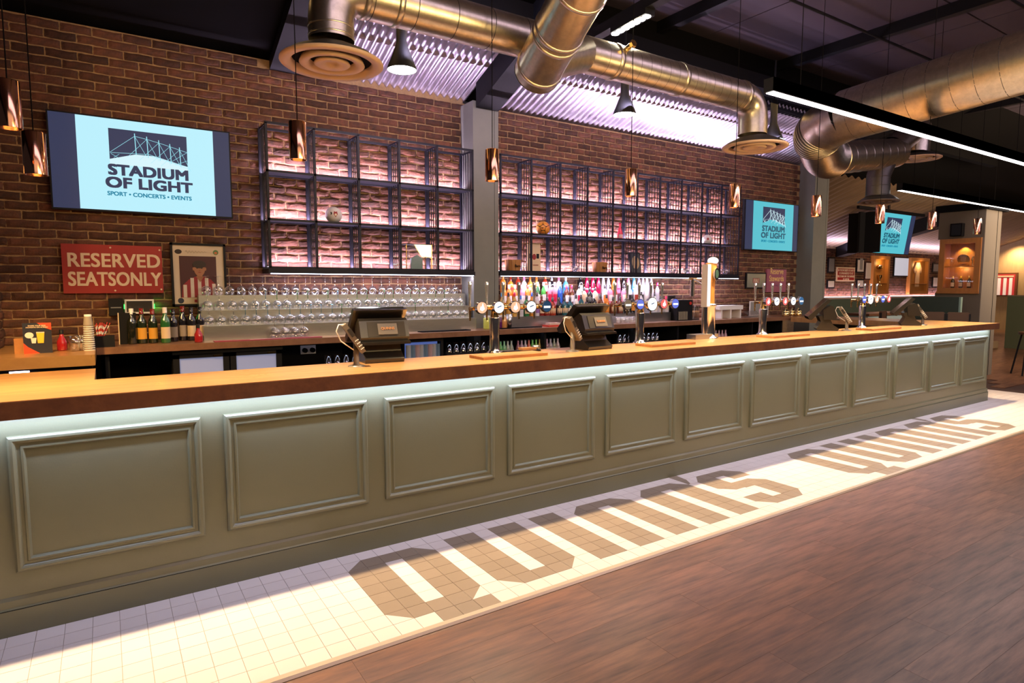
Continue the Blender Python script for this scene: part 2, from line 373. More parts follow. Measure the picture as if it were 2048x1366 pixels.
# flat boarded ceiling of the room
ZC = 4.75
for i in range(8):
    for j in range(4):
        MB().box(-3 + i * 2.4 + .01, -3 + (i + 1) * 2.4 - .01, -6.8 + j * 2.25 + .01, -6.8 + (j + 1) * 2.25 - .01, ZC, ZC + .05, DARKC).build('ceiling_panel', ce)
MB().box(-4, 30, -9, 2.3, ZC + .06, ZC + .2, BLACKM).build('roof_board', ce)
for x in (1.0, 3.4, 5.8, 8.2, 10.6, 13.0): MB().box(x - .05, x + .05, -6.8, 2.15, ZC - .13, ZC + .01, BLACK).build('ceiling_beam', ce)
for y in (-3.4, -1.8, -.6, .7): MB().cyl((-3, y, ZC - .14), (16, y, ZC - .14), .016, n=8, m=BLACK).build('tie_rod', ce)
MB().box(2.02, 16, 2.12, 2.25, 4.10, ZC, BLACKM).build('bulkhead', ce); MB().box(2.0, 10.7, 1.75, 1.95, 4.15, 4.32, BLACKM).build('ceiling_beam', ce)
lamp('AREA', 'roof_wash', (2.9, 1.35, 3.50), 24, LAV, d=(0, 1, .45), size=1.5, size_y=.08)  # unseen wash lights for the lit roof sheets, placed without fixtures
lamp('AREA', 'roof_wash', (5.4, 1.45, 3.45), 20, LAV, d=(0, 1, .45), size=2.4, size_y=.08)
lamp('AREA', 'roof_wash', (7.9, 1.5, 3.45), 15, LAV, d=(0, 1, .45), size=2.0, size_y=.08)
# ------------------------------------------------------------------ bar
bar = thing('bar_counter', 'long sage green panelled bar with a thick copper coloured top', 'bar')
XE = 10.02
def frame_ring(b, x0, x1, z0, z1, prof):
    "picture-frame moulding from a profile of (inset, proud)"
    n = len(prof); v = []
    for ins, pr in prof:
        v += [(x0 + ins, -pr, z0 + ins), (x1 - ins, -pr, z0 + ins), (x1 - ins, -pr, z1 - ins), (x0 + ins, -pr, z1 - ins)]
    fs = [(j * 4 + i, j * 4 + (i + 1) % 4, (j + 1) * 4 + (i + 1) % 4, (j + 1) * 4 + i) for j in range(n - 1) for i in range(4)]
    b.add(v, fs, GREEN)
MB().box(-1.3, XE, 0, .05, .15, .983, GREEN).box(XE - .05, XE, .05, 2.4, .15, .983, GREEN).build('front_panel', bar)
MB().prism([(.0, 0), (-.0228, 0), (-.0228, .122), (-.014, .134), (-.014, .165), (-.004, .176), (.0, .178)], 0, -1.3, XE + .012, GREEN).box(XE, XE + .014, 0, 2.4, 0, .16, GREEN).build('plinth', bar)
MB().box(-1.3, XE + .0125, -.0235, -.0222, .124, .1265, BLACKM).build('plinth_groove', bar)
P0, PP, PWD = -.3888, .8688, .7643
prof = [(0, 0), (.002, .016), (.010, .023), (.020, .024), (.028, .018), (.034, .010), (.044, .010), (.048, .015), (.056, .015), (.061, .006), (.064, 0)]
for i in range(-1, 12):
    b = MB(); x = 0; frame_ring(b, 0, PWD, .287, .903, prof); b.build('panel_moulding', bar, (P0 + i * PP, 0, 0), fix=True)
YF, YB = -.06, .50; BT = 1.065; BU = .985
top = MB().box(-1.3, 10.14, YF, YB, BU, BT, BARTOP).box(9.35, 10.14, YB, 2.5, BU, BT, BARTOP).box(-1.3, -.065, YB, 1.04, BU, BT, BARTOP)
top.build('bar_top', bar)
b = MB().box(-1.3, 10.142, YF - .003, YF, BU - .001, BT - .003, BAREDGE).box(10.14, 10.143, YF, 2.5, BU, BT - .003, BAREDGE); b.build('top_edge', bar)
MB().box(-1.3, XE, -.045, -.030, BU - .004, BU - .001, LEDW).build('led_tape', bar)
MB().box(-1.3, 9.95, .38, .42, .2, BU, BLACKM).box(-.11, -.07, .42, 1.0, .2, BU, BLACKM).build('back_board', bar)
# left raised flap slab and back counter
bc = thing('back_counter', 'dark back counter with a copper coloured top under the brick wall', 'counter')
MB().box(-.075, 10.2, 2.55, YW - .015, 1.008, BT, BACKTOP).build('counter_top', bc)
MB().box(-1.3, -.078, 1.97, YW - .015, .985, BT, BARTOP).box(-1.3, -.10, 2.02, YW - .02, .2, .985, BLACKM).build('counter_top', bc, label='thicker honey coloured end of the counter top')
MB().box(-.05, 9.3, YW - .12, YW - .02, .0, 1.008, BLACKM).build('back_board', bc)
xs = [-.02, 3.05, 3.72, 4.45, 5.2, 5.95, 6.8, 7.6, 8.5, 9.28]
for x in xs: MB().box(x, x + .03, 2.62, YW - .12, 0, 1.008, BLACK).build('divider', bc)
MB().box(0, 9.3, 2.63, YW - .12, .60, .615, BLACK).build('shelf', bc)
MB().box(-.57, -.46, 1.965, 1.968, .955, .975, LEDL).build('led_tape', bc)
# ------------------------------------------------------------------ wine-grid shelves
def shelf_unit(name, x0, n, pitch, label):
    t = thing(name, label, 'shelving', (x0, 0, 0)); zs = [1.742, 2.205, 2.665, 3.115]; yf, yb = 2.9, YW - .035; wdt = n * pitch
    for i in range(n + 1):
        x = i * pitch
        MB().box(x - .011, x + .011, yf - .011, yf + .011, zs[0], zs[3], GRIDM).build('front_post', t)
        MB().box(x - .020, x + .020, yb - .010, yb + .010, zs[0], zs[3], GRIDM).build('rear_post', t)
        for k in range(4):
            y = yf + (yb - yf) * (k + 1) / 5; MB().box(x - .004, x + .004, y - .004, y + .004, zs[0], zs[3], GRIDM).build('rod', t)
        MB().box(x - .007, x + .007, yf, yb, zs[3] - .016, zs[3], GRIDM).build('cross_rail', t)
    for k, z in enumerate(zs):
        MB().box(-.011, wdt + .011, yf - .011, yf + .011, z - .011, z + .011, GRIDM).box(-.011, wdt + .011, yb - .011, yb + .011, z - .011, z + .011, GRIDM).build('rail', t)
        if k in (1, 2):
            MB().box(0, wdt, yf, yb - .06, z - .006, z + .002, GRIDM).build('shelf_plate', t)
    MB().box(-.02, wdt + .02, yf - .02, yb + .01, zs[0] - .055, zs[0] - .012, GRIDM).build('base_shelf', t)
    MB().box(0, wdt, yf - .018, yf - .004, zs[0] - .062, zs[0] - .055, LEDW).build('led_tape', t)
    for k in range(3):
        z = zs[k] + .004
        MB().box(.02, wdt - .02, YW - .052, YW - .046, z + .008, z + .014, LEDL).build('led_tape', t)
        lamp('AREA', 'shelf_led', (x0 + wdt / 2, YW - .085, z + .016), 16 * wdt, (.92, .70, 1), d=(0, .30, 1), size=wdt, size_y=.010)
    lamp('AREA', 'under_shelf_led', (x0 + wdt / 2, yf + .02, zs[0] - .066), 6 * wdt, (.90, .76, 1), d=(0, .42, -1), size=wdt, size_y=.015)
    return t
shelf_unit('grid_shelf', 1.360, 5, .4515, 'dark steel grid shelf unit of fifteen cells left of the grey column')
shelf_unit('grid_shelf', 4.000, 10, .4485, 'long dark steel grid shelf unit of thirty cells right of the grey column')
# ------------------------------------------------------------------ screens
def logo(t, w, h, y, big, cy):
    "stadium sign: dark square with white truss lines and lettering, w,h size of the bright picture"
    q = MB(); s = h
    KX = 1.30; gx0, gx1, gz0, gz1 = -.29 * s * KX, .30 * s * KX, .06 * s, .395 * s
    MB().box(gx0, gx1, y - .0015, y, gz0 - .05 * s, gz1, NAVY).build('emblem_square', t)
    MB().prism([(gx0, gz0 - .055 * s), (gx1, gz0 - .055 * s), (gx1, gz0 - .01 * s), (.05 * s * KX, gz0 + .075 * s), (-.10 * s * KX, gz0 + .075 * s), (gx0, gz0 - .0 * s)], 1, y - .0032, y - .002, CYANP if big else CYANT).build('emblem_bowl', t)
    L = lambda a, b, wd=.008: q.bar((a[0] * s * KX, y - .0042, a[1] * s), (b[0] * s * KX, y - .0042, b[1] * s), wd * s, CYANL if big else CYANP, .002)
    tops = [(-.10, .335), (-.01, .315), (.08, .29), (.165, .262), (.24, .235), (.30, .215)]
    for i, p in enumerate(tops[:-1]):
        L(p, tops[i + 1]); L((p[0], p[1] + .03), (p[0] + .006, .13 - .02 * i)); L(p, (p[0] + .085, .115 - .028 * i))
        L(p, (p[0] - .15, .12 - .022 * i)) if i else L(p, (-.285, .135))
    L((-.285, .13), (.0, .15)); L((.0, .15), (.30, .03)); L((-.28, .12), (-.22, .075)); L((-.22, .12), (-.26, .08)); L((.02, .13), (.30, .05)); L((tops[5][0], tops[5][1]), (.17, .09)); L((.30, .12), (.20, .06))
    q.build('emblem_truss', t)
    tm = NAVY if big else mat('screen_text', (0, 0, 0), emit=.5, ecol=(.02, .20, .32))
    text('lettering', 'STADIUM', t, (0, y - .004, -.105 * s), .158 * s, tm, bold=.0085 * s, ext=.0005, sx=1.17, space=1.03)
    text('lettering', 'OF LIGHT', t, (0, y - .004, -.245 * s), .158 * s, tm, bold=.0085 * s, ext=.0005, sx=1.21, space=1.03)
    text('lettering', 'SPORT \u2022 CONCERTS \u2022 EVENTS', t, (0, y - .004, -.335 * s), .062 * s, TEAL, bold=.0022 * s, ext=.0005, sx=1.0)
def tv(label, c, w, h, rot=(0, 0, 0), big=True, fx=(.135, .90)):
    t = thing('television', label, 'television', c); t.rotation_euler = rot
    MB().box(-w / 2 - .012, w / 2 + .012, -.02, .035, -h / 2 - .014, h / 2 + .012, BLACK).build('bezel', t)
    MB().box(-w / 2, w / 2, -.022, -.02, -h / 2, h / 2, NAVY).build('screen', t)
    x0, x1 = -w / 2 + fx[0] * w, -w / 2 + fx[1] * w
    MB().box(x0, x1, -.0235, -.022, -h / 2 + .002, h / 2 - .002, CYAN if big else CYANT).build('picture', t)
    e = bpy.data.objects.new('picture_content', None); COL.objects.link(e); e.parent = t; e.location = ((x0 + x1) / 2, 0, 0)
    logo(e, x1 - x0, h, -.0235, big, 0)
    return t
a = at(90, 218, 1, YW - .07); b2 = at(466, 438, 1, YW - .07)
tv('large wall television left of the grid shelves showing a pale blue stadium sign', ((a.x + b2.x) / 2, YW - .07, (a.z + b2.z) / 2), b2.x - a.x - .03, a.z - b2.z - .03)
a = at(1489, 397, 1, YW - .07); b2 = at(1592, 505, 1, YW - .07)
tv('wall television at the right end of the brick wall beside the second column', ((a.x + b2.x) / 2, YW - .07, (a.z + b2.z) / 2), b2.x - a.x - .03, a.z - b2.z - .03, big=False)
# ------------------------------------------------------------------ wall signs and pictures
def cpts(x0, y0, x1, y1, y):
    a = at(x0, y0, 1, y); b = at(x1, y1, 1, y); return (a.x + b.x) / 2, (a.z + b.z) / 2, abs(b.x - a.x), abs(a.z - b.z)
x, z, w, h = cpts(121, 487, 327, 586, YW - .03)
t = thing('wall_sign', 'red hand lettered board reading RESERVED SEATS ONLY below the large television', 'sign', (x, YW - .012, z))
MB().box(-w / 2, w / 2, -.03, 0, -h / 2, h / 2, RED).build('board', t)
text('lettering', 'RESERVED', t, (.010, -.031, .020), .168, CREAM, bold=.004, sx=.91, space=1.03)
text('lettering', 'SEATSONLY', t, (.010, -.031, -.145), .170, CREAM, bold=.004, sx=.755, space=1.02)
for px, pz in ((-.02, .19), (.36, .18), (0, -.19), (.36, -.18)): MB().cyl((px, -.034, pz), (px, -.03, pz), .008, n=8, m=CREAM).build('screw', t)
x, z, w, h = cpts(339, 485, 455, 611, YW - .03)
t = thing('picture_frame', 'framed signed portrait of a person in a red and white striped shirt', 'picture', (x, YW - .012, z))
b = MB(); 
for a0, a1, c0, c1 in ((-w / 2, w / 2, h / 2 - .02, h / 2), (-w / 2, w / 2, -h / 2, -h / 2 + .02), (-w / 2, -w / 2 + .02, -h / 2, h / 2), (w / 2 - .02, w / 2, -h / 2, h / 2)): b.box(a0, a1, -.03, 0, c0, c1, BLACK)
b.build('frame', t)
MB().box(-w / 2 + .02, w / 2 - .02, -.018, -.004, -h / 2 + .02, h / 2 - .02, mat('mount_card', (.62, .52, .38), .7)).build('mount', t)
MB().box(-.165, .15, -.020, -.018, -.215, .175, mat('photo_maroon', (.055, .008, .012), .5)).build('photograph', t)
SKIN = mat('print_skin', (.36, .16, .08), .6); HAIR = mat('print_hair', (.03, .018, .014), .6); SR = mat('print_red', (.28, .02, .025), .6); SW = mat('print_white', (.62, .54, .45), .6)
b = MB(); b.prism([(-.155, -.215), (-.145, -.10), (-.09, -.045), (-.03, -.015), (.04, -.015), (.10, -.045), (.145, -.10), (.15, -.215)], 1, -.0215, -.020, SR)
for k in range(5): b.box(-.14 + k * .062, -.11 + k * .062, -.0225, -.0215, -.215, -.085 + (.055 if k in (1, 2, 3) else 0) - (.01 if k == 0 else 0), SW)
b.prism([(-.03, -.015), (.04, -.015), (.005, -.07)], 1, -.0235, -.0225, SKIN); b.build('printed_shirt', t)
b = MB()
E = lambda cx, cz, rx, rz, y, m, n=18: b.prism([(cx + rx * math.cos(2 * PI * i / n), cz + rz * math.sin(2 * PI * i / n)) for i in range(n)], 1, y - .001, y, m)
E(.003, .098, .058, .036, -.0246, HAIR); E(.003, .052, .047, .066, -.0225, SKIN); E(-.048, .055, .008, .016, -.0222, SKIN); E(.054, .055, .008, .016, -.0222, SKIN)
E(-.017, .062, .007, .004, -.0238, HAIR); E(.023, .062, .007, .004, -.0238, HAIR); E(.003, .022, .014, .003, -.0238, SR); b.box(-.020, .026, -.022, -.0208, -.03, .0, SKIN)
b.prism([(.0, .045), (.007, .045), (.009, .034), (-.003, .034)], 1, -.0248, -.0238, mat('print_shade', (.26, .11, .055), .6)); b.build('printed_head', t)
b = MB(); E(-.17, .215, .030, .022, -.0185, HAIR); b.build('printed_crest', t)
b = MB(); E(.15, .215, .024, .024, -.0185, mat('print_green', (.10, .22, .08), .6)); E(.15, .210, .014, .012, -.0198, mat('print_orange', (.5, .16, .05), .6)); b.build('printed_badge', t)
b = MB(); E(-.165, -.245, .026, .026, -.0185, mat('print_navy', (.03, .035, .06), .6)); b.box(-.05, .09, -.0195, -.0185, -.262, -.235, SR); b.build('printed_marks', t)
b = MB(); pr = None
for k in range(26):
    q = (-.11 + k * .0072, -.0190, .215 + .016 * math.sin(k * 1.7) * (1 - k / 34))
    if pr: b.bar(pr, q, .0022, HAIR, .001)
    pr = q
b.build('signature', t)
x, z, w, h = cpts(1492, 545, 1530, 577, YW - .03)
t = thing('picture_frame', 'small framed mirror plaque beside the purple stewards notice', 'picture', (x, YW - .012, z))
MB().box(-w / 2, w / 2, -.03, 0, -h / 2, h / 2, BLACK).build('frame', t)
MB().box(-w / 2 + .02, w / 2 - .02, -.033, -.03, -h / 2 + .02, h / 2 - .02, mat('mirror_plate', (.42, .45, .40), .2, .7)).build('plate', t)
MB().box(-.10, .08, -.036, -.033, -.04, .04, mat('print_brown', (.30, .10, .08), .6)).build('emblem', t)
text('lettering', 'FIRE', t, (-.01, -.037, -.03), .08, CREAM, bold=.001)
x, z, w, h = cpts(1533, 538, 1570, 584, YW - .03)
t = thing('wall_sign', 'purple notice reading Reserve Stewards left of the second column', 'sign', (x, YW - .012, z))
MB().box(-w / 2, w / 2, -.03, 0, -h / 2, h / 2, mat('sign_purple', (.30, .075, .13), .55)).build('board', t)
GOLD = mat('sign_gold', (.80, .55, .20), .5)
text('lettering', 'Reserve', t, (.0, -.031, .115), .145, GOLD, bold=.001, sx=.82)
text('lettering', 'Stewards', t, (.0, -.031, -.01), .145, GOLD, bold=.001, sx=.80)
text('lettering', '\u2014\nonly', t, (.0, -.031, -.10), .07, mat('sign_faint', (.20, .07, .16), .6))
x, z, w, h = cpts(1499, 594, 1535, 622, YW - .08)
t = thing('picture_frame', 'white framed grey card standing on the back counter behind the third tap', 'picture', (x, YW - .08, BT + h / 2))
MB().box(-w / 2, w / 2, -.015, 0, -h / 2, h / 2, WHITE).box(-w / 2 + .015, w / 2 - .015, -.017, -.014, -h / 2 + .015, h / 2 - .015, mat('grey_card', (.25, .25, .24), .6)).build('frame', t)
# ------------------------------------------------------------------ pendants over the bar
def pendant(label, x, y, z, r=.0475, hh=.205):
    t = thing('pendant_lamp', label, 'lamp', (x, y, z), group='copper cylinder pendants over the bar')
    MB().lathe([(r, 0), (r, hh), (r * .9, hh + .004), (.006, hh + .005)], COPPER, 28).lathe([(r, 0), (r - .004, 0), (r - .004, hh - .01)], COPPER, 28).build('shade', t)
    MB().lathe([(0, .055), (r * .62, .055), (r * .86, .02)], mat('lamp_reflector', (.8, .7, .5), .2, .8), 20).build('reflector', t)
    MB().cyl((0, 0, .048), (0, 0, .054), r * .5, n=16, m=LAMPA).build('bulb', t)
    MB().cyl((0, 0, hh), (0, 0, ZC - z), .0028, n=6, m=BLACKM).build('cord', t)
    return t
wh = ['nearest, cut by the left edge', 'in front of the left grid shelf', 'in front of the grey column', 'in front of the middle of the long grid shelf', 'at the right end of the long grid shelf', 'in front of the second column', 'left of the far hanging television', 'over the far till', 'farthest, before the display pillar']
for x, wds in zip(PENX, wh): pendant('copper cylinder pendant lamp ' + wds, x, PENY, 2.268)
p = at(72, 350, 1, .5); pendant('copper cylinder pendant lamp hanging lower at the left edge of the large television', p.x, .5, p.z, .05)
# cream cone lamp at the left edge
t = thing('cone_lamp', 'cream cone shade at the left edge under the nearest pendant', 'lamp', (-.71, .9, 2.12))
MB().lathe([(.16, 0), (.05, .14), (.0, .145)], mat('cream_shade', (.75, .62, .42), .6), 24).build('shade', t); MB().cyl((0, 0, .14), (0, 0, 2.6), .004, n=6, m=BLACKM).build('cord', t)
# black bell spotlights
def bell(label, px, py, y):
    p = at(px, py, 1, y); t = thing('bell_spotlight', label, 'lamp', tuple(p), group='black bell spotlights below the corrugated roof')
    MB().lathe([(.121, 0), (.122, .012), (.048, .20), (.043, .24), (.043, .50), (.0, .505)], mat('satin_black', (.008, .008, .009), .6, 0, .25), 28).build('shade', t)
    MB().lathe([(0, .018), (.112, .018), (.118, .004)], LAMPW, 28).build('lens', t)
    MB().cyl((0, 0, .5), (0, 0, 1.0), .012, n=8, m=BLACK).build('stem', t)
    lamp('SPOT', 'bell_beam', (p.x, p.y, p.z - .02), 30, (.85, .85, 1), d=(0, .1, -1), size=.08, spot=110, blend=.8)
bell('black bell spotlight beside the nearest round ceiling diffuser', 804, 141, 1.5)
bell('black bell spotlight in the middle of the corrugated roof', 1249, 230, 1.55)
bell('black bell spotlight half hidden behind the second round diffuser', 1546, 280, 1.6)
# ------------------------------------------------------------------ ducts
def tube(b, pts, r, m, n=28):
    pts = [Vector(p) for p in pts]; rings = []; prev = None
    rs = r if isinstance(r, (list, tuple)) else [r] * len(pts)
    for i, p in enumerate(pts):
        d = (pts[min(i + 1, len(pts) - 1)] - pts[max(i - 1, 0)]).normalized()
        if prev is None: up = Vector((0, 0, 1)) if abs(d.z) < .9 else Vector((0, 1, 0)); u = d.cross(up).normalized()
        else: u = (prev - d * prev.dot(d)).normalized()
        prev = u; v = d.cross(u)
        rings.append([p + (u * math.cos(2 * PI * k / n) + v * math.sin(2 * PI * k / n)) * rs[i] for k in range(n)])
    vs = [q for rg in rings for q in rg]
    b.add(vs, [(j * n + k, j * n + (k + 1) % n, (j + 1) * n + (k + 1) % n, (j + 1) * n + k) for j in range(len(pts) - 1) for k in range(n)], m, True)
    return rings
def bend(a, c, b, R, k=6):
    "arc from leg a-c to leg c-b"
    a, c, b = Vector(a), Vector(c), Vector(b); u = (a - c).normalized(); v = (b - c).normalized(); out = []
    p, q = c + u * R, c + v * R
    for i in range(k + 1):
        t = i / k; out.append((1 - t) ** 2 * p + 2 * t * (1 - t) * c + t * t * q)
    return out
def ribs(b, a, c, r, step, m, w=.006, h=.003):
    a, c = Vector(a), Vector(c); L = (c - a).length; d = (c - a) / L; k = int(L / step)
    for i in range(k + 1):
        p = a + d * (i * step + .02)
        tube(b, [p - d * w, p, p + d * w], [r, r + h, r], m, 28)
YD, ZD, RD = .37, 3.33, .133
t = thing('ventilation_duct', 'galvanised duct along the corrugated roof with a wide crossing branch', 'duct')
xa, xb = 1.21, 5.25
ea = [(xa, YD, 3.02), (xa, YD, 3.10)] + bend((xa, YD, 2.9), (xa, YD, ZD), (xb, YD, ZD), .20) ; eb = bend((xa, YD, ZD), (xb, YD, ZD), (xb, YD, 2.9), .20) + [(xb, YD, 3.10), (xb, YD, 3.0)]
b = MB(); tube(b, [ea[-1], (2.0, YD, ZD), (3.0, YD, ZD), (4.0, YD, ZD), eb[0]], RD, DUCT); b.build('straight_run', t)
b = MB(); tube(b, ea, RD, DUCT); ribs(b, ea[0], (xa, YD, 3.12), RD, .05, DUCT, .005, .004); b.build('elbow', t)
b = MB(); tube(b, eb, RD, DUCT)
b.build('elbow', t)
def seams(t, a, c, r, step, w, h, m=DUCT):
    a, c = Vector(a), Vector(c); L = (c - a).length; d = (c - a) / L
    for i in range(int(L / step) + 1):
        p = a + d * (i * step + .02); b = MB(); tube(b, [p - d * w, p - d * w * .9, p + d * w * .9, p + d * w], [r, r + h, r + h, r], DUCTD, 28); b.build('seam', t)
seams(t, (xa + .22, YD, ZD), (3.0, YD, ZD), RD, .28, .003, .0008); seams(t, (3.3, YD, ZD), (xb - .22, YD, ZD), RD, .11, .0015, .0005)
for x in (xa + .2, 1.62, 2.9, 3.45, 4.2, xb - .2):
    b = MB(); tube(b, [(x - .02, YD, ZD), (x - .018, YD, ZD), (x + .018, YD, ZD), (x + .02, YD, ZD)], [RD, RD + .006, RD + .006, RD], DUCT); b.build('coupling', t)
for x in (2.78, 3.50): MB().cyl((x, YD - .10, ZD + .07), (x, YD - .17, ZD + .09), .022, n=12, m=BRASS).cyl((x, YD - .165, ZD + .088), (x, YD - .19, ZD + .095), .030, n=6, m=BRASS, smooth=False).build('valve', t)
def diffuser(label, c, R=.30, m=DIFF, neck=.133):
    t = thing('ceiling_diffuser', label, 'diffuser', c, group='round ceiling diffusers')
    MB().lathe([(neck, .10), (R * .84, .045), (R * .995, .010)], DUCTD, 40).build('hood', t)
    MB().lathe([(R, .012), (R * 1.005, .002), (R * .97, -.006), (R * .80, -.001), (R * .775, .030)], m, 48).build('outer_ring', t)
    MB().lathe([(R * .60, .026), (R * .635, .0), (R * .60, -.008), (R * .46, .000), (R * .43, .030)], m, 48).build('middle_ring', t)
    MB().lathe([(R * .33, .014), (R * .355, .0), (R * .32, -.008), (R * .12, .006), (R * .10, .014), (0, .014)], m, 40).build('inner_cone', t)
    MB().lathe([(0, .034), (R * .78, .032)], BLACKM, 32).build('throat', t)
    return t
diffuser('large round cream ceiling diffuser nearest, under the dark duct drop', (xa, YD, 2.885))
diffuser('round cream ceiling diffuser under the duct elbow above the end of the long grid shelf', (xb, YD - .03, 2.875))
# big duct descending towards the wall duct
a = at(1088, 118, 1, .18); c = at(1250, -190, 1, -.95); a = Vector(a); c = Vector(c); d = (c - a).normalized()
b = MB(); tube(b, [a - d * .16, c], .165, DUCT); b.build('straight_run', t)
for s_ in (.02, .34, .40, .75):
    b = MB(); p = a + d * (s_ - .1); tube(b, [p - d * .012, p - d * .01, p + d * .01, p + d * .012], [.165, .172, .172, .165], DUCT); b.build('coupling', t)
b = MB(); e = a - d * .16; tube(b, [e, e - d * .012, e - d * .02], [.168, .160, .001], DUCT); b.build('end_cap', t)
b = MB(); tube(b, [a + Vector((.02, .02, 0)), Vector((3.13, YD, ZD))], .138, DUCT); b.build('branch', t)
# big right duct
t = thing('ventilation_duct', 'wide spiral duct crossing the upper right corner', 'duct')
X0 = 6.85
p1 = at(2070, 118, 0, X0); p2 = at(1690, 232, 0, X0 - .05)
d = (p2 - p1).normalized(); p0 = p1 - d * 4
b = MB(); tube(b, [p0, p1, p2], .27, DUCT, 36); b.build('straight_run', t)
seams(t, p1 - d * .6, p2, .27, .19, .0025, .0012)
q1 = at(1632, 262, 1, p2.y + .35); q2 = at(1650, 318, 1, p2.y + .55)
q3 = at(1790, 306, 1, p2.y + .75)
el = bend(p2, q1, q2, .19, 24)
b = MB(); tube(b, [p2] + el[:10], [.27] * 2 + [.262] * 9, DUCT, 36); b.build('elbow', t)
b = MB(); tube(b, el[9:], [.258 - .016 * (i % 2) for i in range(len(el) - 9)], DUCT, 36); b.build('flexible_section', t)
for i in range(8, len(el) - 1):
    d_ = (el[i + 1] - el[i]).normalized(); b = MB(); tube(b, [el[i] - d_ * .003, el[i] - d_ * .002, el[i] + d_ * .002, el[i] + d_ * .003], [.25, .266, .266, .25], DUCTD if i % 2 else DUCT, 36); b.build('rib', t)
fx = [el[-1]] + bend(q1, q2, q3, .18, 7)
b = MB(); pts = []
for i in range(len(fx) - 1):
    for k in range(4 if i else 14): pts.append(fx[i] + (fx[i + 1] - fx[i]) * k / (4 if i else 14))
tube(b, pts, [.222 + .022 * (i % 2) for i in range(len(pts))], DUCT, 32); b.build('flexible_section', t)
b = MB(); tube(b, [fx[-1], q3], .20, DUCT, 32); ribs(b, fx[-1], q3, .20, .25, DUCT, .01, .005); b.build('lower_run', t)
q4 = at(1757, 352, 1, p2.y + .75)
q5 = at(1755, 392, 1, p2.y + .75)
b = MB(); tube(b, [q3 + Vector((-.2, 0, 0)), q4, q5], [.16, .15, .15], DUCTD, 28); ribs(b, q4, q5, .15, .12, DUCTD, .006, .004); b.build('drop', t)
q6 = at(1838, 250, 1, p2.y + .72); q7 = at(1832, 306, 1, p2.y + .72)
b = MB(); tube(b, [q3 + Vector((-.1, 0, .05))] + bend(q3, q6, q7, .12, 5) + [q7], [.17] + [.17] * 7, DUCT, 28); b.build('branch_drop', t)
diffuser('round cream diffuser below the wide right duct', tuple(at(1836, 318, 1, q7.y)), .30, DIFF)
diffuser('dark round diffuser above the hanging television', tuple(at(1757, 404, 1, q5.y)), .26, mat('bronze_diffuser', (.10, .07, .05), .4, .3))
# ------------------------------------------------------------------ linear lights and track
def linear(label, p, x1, w=.085, h=.10):
    t = thing('linear_light', label, 'lamp', (p.x, p.y, p.z)); L = x1 - p.x
    MB().box(0, L, -w / 2, w / 2, .004, h, BLACK).box(0, L, -w / 2, -w / 2 + .006, 0, h, BLACK).build('housing', t)
    MB().box(.02, L - .02, -w / 2 + .008, w / 2 - .008, -.001, .004, LEDP).build('diffuser_strip', t)
    for k in range(4): MB().cyl((.4 + k * L / 3.6, 0, h), (.4 + k * L / 3.6, 0, 4.7 - p.z), .003, n=6, m=BLACKM).build('wire', t)
linear('long slim linear light hanging at the upper right', at(1537, 184, 2, 3.0), 12.0)
lamp('AREA', 'linear_light_beam', (8.2, -.46, 2.99), 50, (1, .95, .95), d=(0, 0, -1), size=7.5, size_y=.06)
linear('shorter slim linear light farther back at the right', at(1799, 381, 2, 2.9), 14.5)
p = at(1225, 62, 2, 3.75)
t = thing('track_light', 'track light head with a row of bright white diodes beside the wide duct', 'lamp', tuple(p))
dv = (at(1300, 20, 2, 3.75) - p); tv_ = dv.normalized()
MB().bar(-tv_ * .7 + Vector((0, 0, .05)), tv_ * 3 + Vector((0, 0, .05)), .09, BLACK, .08).build('track', t)
MB().bar(tv_ * .03 + Vector((0, 0, -.01)), dv + Vector((0, 0, -.01)), .10, BLACK, .05).build('head', t)
for k in range(7):
    c = dv * ((k + .6) / 7.2) + Vector((0, 0, -.04)); MB().cyl(c, c + Vector((0, 0, .01)), .034, n=10, m=glow('diode', (1, .95, .85), 40)).build('diode', t)
lamp('SPOT', 'track_beam', tuple(p + dv * .5 - Vector((0, 0, .06))), 120, (1, .80, .52), tgt=(2.4, .6, 3.2), size=.1, spot=140, blend=.6)
lamp('AREA', 'duct_wash', (2.6, -2.2, 2.7), 75, (1, .70, .30), tgt=(3.0, .3, 3.5), size=3.5, size_y=.5)  # unseen area lights added for warm highlights on the ducts
lamp('AREA', 'duct_wash', (5.6, -2.2, 2.3), 50, (1, .68, .30), tgt=(6.9, -.6, 3.6), size=1.5, size_y=.4)
ordn = ['first', 'second', 'third', 'fourth', 'fifth', 'sixth', 'seventh', 'eighth', 'ninth', 'tenth', 'eleventh', 'twelfth', 'thirteenth', 'fourteenth', 'fifteenth', 'sixteenth', 'seventeenth', 'eighteenth', 'nineteenth', 'twentieth', 'twenty-first', 'twenty-second', 'twenty-third', 'twenty-fourth', 'twenty-fifth', 'twenty-sixth', 'twenty-seventh']
